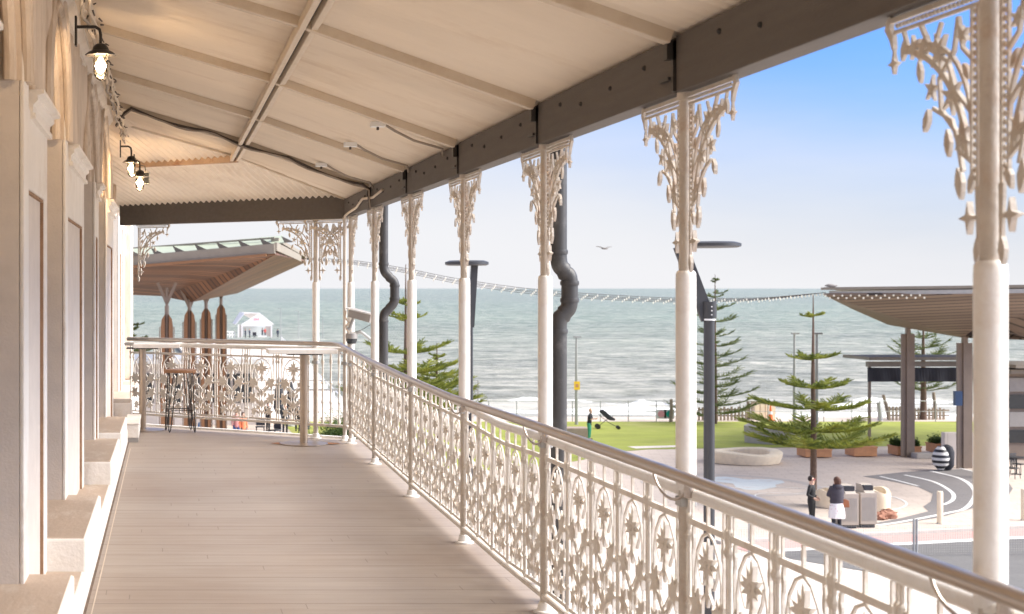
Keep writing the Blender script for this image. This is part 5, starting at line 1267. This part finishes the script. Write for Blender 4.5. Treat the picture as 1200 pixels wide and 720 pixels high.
MB().lathe([(.16, .04), (.11, .38), (.08, .55), (.03, .95)], n=12).build('cone', cm, root); MB().box(-.22, .22, -.22, .22, 0, .04).build('base', cm, root); MB().lathe([(.117, .38), (.088, .55)], n=12).build('stripe', M['linewhite'], root)
for (px, py, c, lb) in ((775, 485.5, (.75, .35, .38), 'round pink disc sign on the promenade railing'), (784.5, 485.5, (.02, .45, .33), 'round teal disc sign on the promenade railing')):
    q = aty(px, py, at(px, 494.5, GZ).y - .15); root = empty('disc_sign', tuple(q), 0, lb, 'sign', 'disc signs on the promenade railing'); MB().prism([(.2 * cos(i * pi / 12), .2 * sin(i * pi / 12)) for i in range(24)], -.02, .02, lambda u, v, d: (u, d, v)).build('disc', mat('disc_paint', c, .5), root)
    MB().box(-.3, .3, .022, .03, -.28, .28).build('board', M['whitemetal'], root)
# striped folded umbrella bag
q = at(1106, 552, GZ); root = empty('folded_umbrella', tuple(q), 0, 'black and white striped folded umbrella standing by the second shelter post', 'umbrella')
sm_ = bpy.data.materials.new('black_white_stripes'); sm_.use_nodes = True; t_ = sm_.node_tree; tcn = t_.nodes.new('ShaderNodeTexCoord'); s3 = t_.nodes.new('ShaderNodeSeparateXYZ'); mu = t_.nodes.new('ShaderNodeMath'); mu.operation = 'MULTIPLY'; mu.inputs[1].default_value = 4.2
fr = t_.nodes.new('ShaderNodeMath'); fr.operation = 'FRACT'; gt = t_.nodes.new('ShaderNodeMath'); gt.operation = 'GREATER_THAN'; gt.inputs[1].default_value = .5; cmx = t_.nodes.new('ShaderNodeMixRGB'); cmx.inputs[1].default_value = (.75, .73, .7, 1); cmx.inputs[2].default_value = (.02, .02, .025, 1)
t_.links.new(tcn.outputs['Object'], s3.inputs[0]); t_.links.new(s3.outputs['Z'], mu.inputs[0]); t_.links.new(mu.outputs[0], fr.inputs[0]); t_.links.new(fr.outputs[0], gt.inputs[0]); t_.links.new(gt.outputs[0], cmx.inputs[0]); t_.links.new(cmx.outputs[0], t_.nodes['Principled BSDF'].inputs['Base Color'])
MB().lathe([(.12, .05), (.32, .3), (.36, .6), (.26, .9), (.1, 1.1)], (-.14, 0, 0), 14).build('striped_canopy', sm_, root, smooth=True)
MB().lathe([(.15, .03), (.28, .2), (.30, .8), (.22, 1.05), (.05, 1.15)], (.22, .15, 0), 12).build('black_canopy', M['blind'], root, smooth=True)
q = at(1092, 538, GZ); MBx = MB().box(q.x - .7, q.x + .5, q.y, q.y + .6, GZ, GZ + .25).build('stone_step', M['greystone'], bevel=.03); tag(MBx, 'low grey stone slab on the paving left of the striped umbrella', 'slab')
q = at(1144, 549, GZ); b = MB().box(q.x - .9, q.x + 1.4, q.y + 1.0, q.y + 1.3, GZ, GZ + 1.5); tag(b.build('cafe_screen', M['footpath'], bevel=.02), 'pale canvas screen behind the second shelter post', 'screen')
# cafe chairs
def cchair(px, py, rz, label):
    q = at(px, py, GZ); root = empty('cafe_chair', tuple(q), rz, label, 'chair', 'dark cafe chairs by the right edge')
    MB().box(-.22, .22, -.22, .22, .43, .46).build('seat', M['lamppost'], root)
    b = MB()
    for i in range(6): b.bar((-.19 + i * .076, .21, .48), (-.19 + i * .076, .27, .85), .025, .015)
    b.bar((-.22, .27, .86), (.22, .27, .86), .03, .05); b.build('backrest', M['lamppost'], root)
    for sx in (-1, 1):
        for sy in (-1, 1): MB().tube([(sx * .2, sy * .2, .44), (sx * .23, sy * .24, 0)], .014, 6).build('leg', M['lamppost'], root)
cchair(1186, 561, 2.2, 'dark cafe chair nearest the front right post, below the dark glazing'); cchair(1194, 556, .5, 'dark cafe chair behind the first one at the right edge')
q = at(1191, 556, GZ); root = empty('cafe_table', tuple(q), 0, 'dark cafe table between the chairs at the right edge', 'table'); MB().lathe([(.38, .72), (.38, .75)], n=20).build('table_top', M['lamppost'], root); MB().lathe([(.2, 0), (.2, .02), (.03, .04), (.03, .72)], n=12).build('pedestal', M['lamppost'], root)

# ================================================================ people
def person(p, rz, h, label, top=(.03, .03, .035), legs=(.03, .03, .04), hair=(.04, .02, .015), skin=None, lean=0, long_hair=False, skirt=None, arms='down', sleeves=True, fingers=True, step=.0, sit=False, puffer=False, glasses=False, shoes=(.03, .03, .03), bag=False, simple=False):
    k = h / 1.7; root = empty('person', tuple(p), rz, label, 'person'); skin = skin or M['skin']
    V = []; E = []; R = []
    def jn(co, r, par=None):
        V.append(Vector(co) * k); R.append(r * k)
        if par is not None: E.append((par, len(V) - 1))
        return len(V) - 1
    fy = -1  # faces -Y locally
    hipz = .90 if not sit else .48
    T = lambda x, y, z: (x, y + fy * lean * max(0, z - hipz), z)
    pel = jn(T(0, 0, hipz), .115); ab = jn(T(0, 0, hipz + .18), .10, pel); ch = jn(T(0, 0, hipz + .38), .12, ab); nk = jn(T(0, 0, hipz + .53), .052, ch)
    hd = jn(T(0, -.01, hipz + .61), .070, nk); h2 = jn(T(0, -.005, hipz + .70), .088, hd); h3 = jn(T(0, .01, hipz + .765), .062, h2)
    jn(T(0, -.105, hipz + .655), .012, hd)
    arm = {}
    for s in (-1, 1):
        sh = jn(T(s * .165, 0, hipz + .46), .052, ch)
        if arms == 'down' or (arms == 'one' and s > 0): el = T(s * .215, .02, hipz + .20); wr = T(s * .215, -.08, hipz - .03)
        elif arms == 'pockets' or arms == 'one': el = T(s * .25, .05, hipz + .20); wr = T(s * .16, -.12, hipz + .10)
        else: el = T(s * .22, -.08, hipz + .22); wr = T(s * .10, -.28, hipz + .26)
        e = jn(el, .040, sh); w_ = jn(wr, .027, e); d = (Vector(wr) - Vector(el)).normalized(); hn = jn(Vector(wr) + d * .06, .034, w_)
        arm[s] = (Vector(T(s * .165, 0, hipz + .46)), Vector(el), Vector(wr))
        if fingers:
            sdv = Vector((0, 1, 0)) if abs(d.z) > .6 else Vector((0, 0, 1))
            for i, ln in enumerate((.07, .08, .075, .055)):
                o1 = Vector(wr) + d * .09 + sdv * ((i - 1.5) * .019); f1 = jn(o1, .0095, hn); f2 = jn(o1 + d * ln * .5, .009, f1); jn(o1 + d * ln + Vector((-s * .01, 0, 0)), .007, f2)
            t1 = jn(Vector(wr) + d * .05 - sdv * .045 + Vector((0, -.0, 0)), .010, hn); jn(Vector(wr) + d * .085 - sdv * .06, .008, t1)
    lg = {}
    for s in (-1, 1):
        hp = jn((s * .09, 0, hipz - .06), .085, pel)
        if sit: kn = (s * .11, fy * .42, .46); an = (s * .11, fy * .40, .08); 
        else: kn = (s * .10, fy * step * s * .12 - .02, .48); an = (s * .10, fy * step * s * .26, .08)
        kk = jn(kn, .055, hp); aa = jn(an, .038, kk); jn((an[0], an[1] - .12, .035), .032, aa); lg[s] = (Vector((s * .09, 0, hipz - .04)), Vector(kn), Vector(an))
    me = bpy.data.meshes.new('body'); me.from_pydata(V, E, []); o = bpy.data.objects.new('body', me); COL.objects.link(o); o.parent = root
    me.materials.append(skin)
    md = o.modifiers.new('skin', 'SKIN'); md.use_smooth_shade = True
    for i, r in enumerate(R): me.skin_vertices[0].data[i].radius = (r, r)
    me.skin_vertices[0].data[0].use_root = True
    o.modifiers.new('sub', 'SUBSURF').levels = 1; o.modifiers['sub'].render_levels = 1
    cm_ = lambda n, c: mat(n, c, .8, .15, 9)
    # top garment: torso loft and sleeves
    b = MB(); rings = [(hipz - .10, .165, .12), (hipz, .165, .125), (hipz + .15, .145, .11), (hipz + .30, .165, .122), (hipz + .42, .18, .115), (hipz + .49, .13, .09), (hipz + .535, .07, .07)]
    if puffer: rings = [(hipz - .16, .20, .16), (hipz - .10, .215, .175), (hipz - .04, .195, .155), (hipz + .03, .22, .18), (hipz + .09, .20, .165), (hipz + .16, .225, .185), (hipz + .22, .205, .165), (hipz + .29, .225, .18), (hipz + .35, .21, .165), (hipz + .42, .215, .165), (hipz + .49, .16, .13), (hipz + .55, .11, .11), (hipz + .58, .10, .10)]
    n = 16; bs = len(b.v)
    for z, rx, ry in rings:
        for i in range(n): a = 2 * pi * i / n; b.v.append(tuple(Vector(T(rx * cos(a), ry * sin(a), z)) * k))
    for j in range(len(rings) - 1):
        for i in range(n): a = bs + j * n + i; c = bs + j * n + (i + 1) % n; b.f.append((a, c, c + n, a + n))
    b.f.append(tuple(reversed(range(bs, bs + n))))
    for s in (-1, 1):
        sh, el, wr = arm[s]; e_ = el + (wr - el) * (.96 if sleeves else -.05)
        ex = .02 if puffer else 0
        b.tube([(sh - Vector((s * .05, 0, 0))) * k, sh * k, (sh + el) * .5 * k, el * k] + ([(el + wr) * .5 * k, e_ * k] if sleeves else []), [.06 * k, (.065 + ex) * k, (.056 + ex) * k, (.050 + ex) * k] + ([(.044 + ex) * k, (.036 + ex * .7) * k] if sleeves else []), 10)
    b.build('jacket' if sleeves else 'top', cm_('cloth_top', top), root, smooth=True)
    b = MB()
    for s in (-1, 1):
        hp, kn, an = lg[s]; b.tube([hp * k + Vector((0, 0, .05 * k)), hp * k, (hp + kn) * .5 * k, kn * k, (kn + an) * .5 * k, (an + Vector((0, 0, .02))) * k], [.095 * k, .10 * k, .085 * k, .066 * k, .060 * k, .048 * k], 10)
    b.build('trousers', cm_('cloth_legs', legs), root, smooth=True)
    b = MB()
    for s in (-1, 1):
        an = lg[s][2]; b.tube([(an + Vector((0, .06, -.045))) * k, (an + Vector((0, 0, -.03))) * k, (an + Vector((0, -.09, -.045))) * k, (an + Vector((0, -.16, -.055))) * k], [.035 * k, .045 * k, .042 * k, .022 * k], 8)
    b.build('shoes', cm_('shoe', shoes), root, smooth=True)
    if skirt:
        b = MB(); rings = [(.40, .25, .21), (.62, .24, .20), (.82, .21, .175), (.95, .17, .14)]
        for z, rx, ry in rings:
            for i in range(20): a = 2 * pi * i / 20; f = 1 + .05 * sin(i * 2.5) * (z < .8); b.v.append((rx * f * cos(a) * k, ry * f * sin(a) * k, z * k))
        for j in range(3):
            for i in range(20): a = j * 20 + i; c = j * 20 + (i + 1) % 20; b.f.append((a, c, c + 20, a + 20))
        b.build('skirt', skirt, root, smooth=True)
    b = MB(); hc = Vector(T(0, .012, hipz + .715)) * k
    b.sphere(hc, .106 * k, 14, 8, (.92, 1.0, 1.0)); b.v = [v if (v[1] > hc.y - .055 * k or v[2] > hc.z + .045 * k) else (v[0], hc.y - .05 * k, max(v[2], hc.z)) for v in b.v]
    if long_hair: b.tube([hc + Vector((0, .03, .02)) * k, hc + Vector((0, .06, -.10)) * k, hc + Vector((0, .07, -.22)) * k], [.10 * k, .10 * k, .05 * k], 10)
    b.build('hair', cm_('hair', hair), root, smooth=True)
    if glasses:
        g = Vector(T(0, -.092, hipz + .69)) * k; MB().box(g.x - .07 * k, g.x + .07 * k, g.y - .012, g.y + .02, g.z - .02 * k, g.z + .022 * k).build('sunglasses', cm_('sunglass', (.25, .03, .03)), root)
    if puffer:
        g = Vector(T(0, .12, hipz + .50)) * k; MB().sphere(g, .12 * k, 12, 7, (1.1, .6, .8)).build('hood', cm_('cloth_hood', top), root, smooth=True)
    return root
fm = bpy.data.materials.new('floral_skirt'); fm.use_nodes = True; t_ = fm.node_tree; vn = t_.nodes.new('ShaderNodeTexVoronoi'); vn.inputs['Scale'].default_value = 16; rr = t_.nodes.new('ShaderNodeValToRGB'); rr.color_ramp.interpolation = 'CONSTANT'
rr.color_ramp.elements[0].color = (.45, .08, .12, 1); rr.color_ramp.elements[1].position = .22; rr.color_ramp.elements[1].color = (.8, .78, .78, 1); tcn = t_.nodes.new('ShaderNodeTexCoord'); t_.links.new(tcn.outputs['Object'], vn.inputs[0]); t_.links.new(vn.outputs['Distance'], rr.inputs[0]); t_.links.new(rr.outputs[0], t_.nodes['Principled BSDF'].inputs['Base Color'])
wp = at(980.5, 622, GZ)
person(wp, radians(185), 1.78, 'woman seen from behind in a dark puffer jacket and floral white skirt by the bins', top=(.05, .045, .06), legs=(.02, .02, .03), hair=(.09, .04, .025), long_hair=True, skirt=fm, arms='front', puffer=True)
hb_ = empty('handbag', (wp.x + .26, wp.y - .05, GZ + .92), 0, 'brown leather handbag at the hip of the woman in the puffer jacket', 'handbag')
lm_ = mat('brown_leather', (.28, .10, .04), .5, .2, 6); MB().prism([(-.13, -.14), (.13, -.14), (.11, .08), (.03, .13), (-.05, .13), (-.11, .08)], -.05, .05, lambda u, v, d: (u, d, v)).build('pouch', lm_, hb_, bevel=.015)
MB().tube([(-.08, 0, .10), (-.16, 0, .35), (-.28, .0, .55), (-.36, 0, .62)], .008, 6).build('strap', lm_, hb_)
person(at(951, 618, GZ), radians(50), 1.72, 'dark haired person in black with reddish sunglasses, standing by the pine trunk', top=(.02, .02, .022), legs=(.02, .02, .02), hair=(.02, .012, .01), arms='pockets', glasses=True)
person(at(690.5, 515.5, GZ), radians(60), 1.66, 'woman in green trousers and black top bending forward on the lawn', top=(.02, .02, .025), legs=(.05, .30, .18), hair=(.60, .32, .20), lean=.12, sleeves=False, arms='front')
# pram
q = at(712, 503, GZ); pr = empty('pram', tuple(q), radians(-10), 'black pram parked on the lawn in front of the promenade railing', 'pram')
MB().tube([(-.75, 0, 1.05), (-.62, 0, .98), (-.35, 0, .70), (.1, 0, .35), (.55, 0, .12)], .02, 6).build('frame', M['lamppost'], pr); MB().tube([(-.55, 0, .12), (-.1, 0, .5), (.3, 0, .75)], .02, 6).build('frame', M['lamppost'], pr)
MB().prism([(-.45, 1.05), (-.25, 1.12), (-.1, 1.0), (.2, .72), (.42, .60), (.36, .50), (.05, .52), (-.2, .72), (-.42, .95)], -.22, .22, lambda u, v, d: (u, d, v)).build('seat', M['blind'], pr, bevel=.03)
for x, r in ((-.55, .14), (.58, .10)):
    for s in (-1, 1):
        o = MB().prism([(r * cos(i * pi / 8), r * sin(i * pi / 8)) for i in range(16)], -.025, .025, lambda u, v, d: (u, d, v)).build('wheel', M['black'], pr); o.location = (x, s * .26, r)
# tent people
for px, py, c, lb in ((287.5, 395, (.03, .05, .08), 'tiny figure in dark blue standing in the tent, far left'), (292.5, 395, (.03, .04, .07), 'tiny figure in dark clothes standing in the tent, second from left'), (307.5, 394, (.08, .08, .09), 'tiny figure in grey at the tent counter'), (310.5, 394, (.5, .07, .06), 'tiny figure in a red top at the tent counter'), (325.5, 395, (.03, .04, .07), 'tiny figure in dark clothes outside the tent, right')):
    p = aty(px, py + .8, 279.); person(p, random.uniform(0, 6), 1.65, lb, top=c, legs=(.03, .04, .06), fingers=False)
cq = aty(298.3, 396.5, 278); cr_ = empty('camp_chair', tuple(cq), 0, 'dark folding chair in front of the tent', 'chair'); MB().box(-.35, .35, -.3, .3, .45, .55).build('seat', M['blind'], cr_); MB().box(-.35, .35, .25, .32, .5, 1.1).build('backrest', M['blind'], cr_)
for s in (-1, 1): MB().bar((s * .3, -.3, 0), (-s * .3, .3, .5), .05, .05).build('leg', M['blind'], cr_)
# people seen through the far balustrade
person(aty(277, 503, 78) * 1 - Vector((0, 0, aty(277, 503, 78).z - GZ)), 0, 1.7, 'person in pink shirt and blue jeans behind the far balustrade', top=(.65, .3, .3), legs=(.05, .12, .35), arms='down')
person(aty(285, 503, 77) * 1 - Vector((0, 0, aty(285, 503, 77).z - GZ)), .4, 1.65, 'person in an orange top and dark trousers behind the far balustrade', top=(.8, .25, .12), legs=(.02, .02, .03))
person(aty(237, 503, 74) - Vector((0, 0, aty(237, 503, 74).z - GZ)), .4, 1.7, 'person in a blue shirt behind the far balustrade, near the middle pavilion columns', top=(.05, .12, .25), legs=(.03, .03, .05))
for px, Y, c, lb in ((314, 84, (.03, .03, .035), 'person in black left of the folded umbrellas, behind the far balustrade'), (334, 82, (.025, .03, .04), 'person in dark clothes between the folded umbrellas, behind the far balustrade'), (349, 84, (.04, .035, .035), 'person in dark clothes right of the folded umbrellas, behind the far balustrade')):
    q = aty(px, 500, Y); q.z = GZ; person(q, random.uniform(0, 6), 1.7, lb, top=c, legs=(.02, .02, .025), fingers=False)
for px, Y, lb in ((305, 82, 'dark chair behind the far balustrade, left of the people in black'), (322, 80, 'dark chair behind the far balustrade, below the first folded umbrella'), (356, 81, 'dark chair behind the far balustrade beside the table pole')):
    q = aty(px, 500, Y); q.z = GZ; root = empty('cafe_chair', tuple(q), px * .7, lb, 'chair', 'dark chairs behind the far balustrade')
    MB().box(-.25, .25, -.25, .25, .42, .47).build('seat', M['blind'], root); MB().box(-.25, .25, .2, .25, .5, .92).build('backrest', M['blind'], root)
    for sx in (-1, 1):
        for sy in (-1, 1): MB().tube([(sx * .2, sy * .2, .42), (sx * .23, sy * .23, 0)], .02, 6).build('leg', M['blind'], root)
pc_ = aty(385, 480, 60); person((pc_.x, 60, GZ + .0), radians(40), 1.7, 'person in a white top between the plain balusters at the corner', top=(.7, .68, .66), legs=(.03, .03, .04))
# shrubs at corner
def shrub(px, Y, r, label, seed):
    rnd = random.Random(seed); x = (px - VX) * Y / F; b = MB()
    for i in range(1500):
        a = Vector((rnd.gauss(0, r * .5), rnd.gauss(0, r * .5), abs(rnd.gauss(0, r * .45)))); d = Vector((rnd.uniform(-1, 1), rnd.uniform(-1, 1), rnd.uniform(-.2, 1))) * .13; b.add([a, a + d, a + Vector((d.y, -d.x, .05))], [(0, 1, 2)])
    root = empty('shrub', (x, Y, GZ), 0, label, 'shrub', 'low shrubs by the lawn'); b.build('foliage', M['shrub'], root)
shrub(398, 82, 1.1, 'low shrub seen under the end of the balustrade by the corner', 1); shrub(412, 80, .9, 'second low shrub just right of the first by the corner', 2)
# gulls
def gull(px, py, Y, span, label, fly=True):
    q = aty(px, py, Y); root = empty('seagull', tuple(q), 0, label, 'bird')
    MB().tube([(-.22, 0, .0), (-.1, 0, .01), (.05, 0, .0), (.18, 0, -.01), (.30, 0, .0)], [.02, .06, .075, .05, .012], 10).build('body', M['gull'], root, smooth=True)
    if fly:
        for s in (-1, 1):
            b = MB(); b.add([(0, 0, .03), (s * span * .22, .02, .12), (s * span * .5, .05, .16), (s * span * .48, .10, .15), (s * span * .22, .16, .09), (0, .14, .02)], [(0, 1, 4, 5), (1, 2, 3, 4)]); o = b.build('wing', M['gull'], root); m_ = o.modifiers.new('s', 'SOLIDIFY'); m_.thickness = .02
    else:
        for s in (-1, 1): MB().tube([(0, s * .03, -.02), (0, s * .03, -.16)], .008, 5).build('leg', M['brick'], root)
gull(708, 291.5, 107, 1.15, 'seagull in flight against the pale sky'); gull(973, 335.0, 61, 1, 'seagull perched on the left tip of the right shelter roof', False)
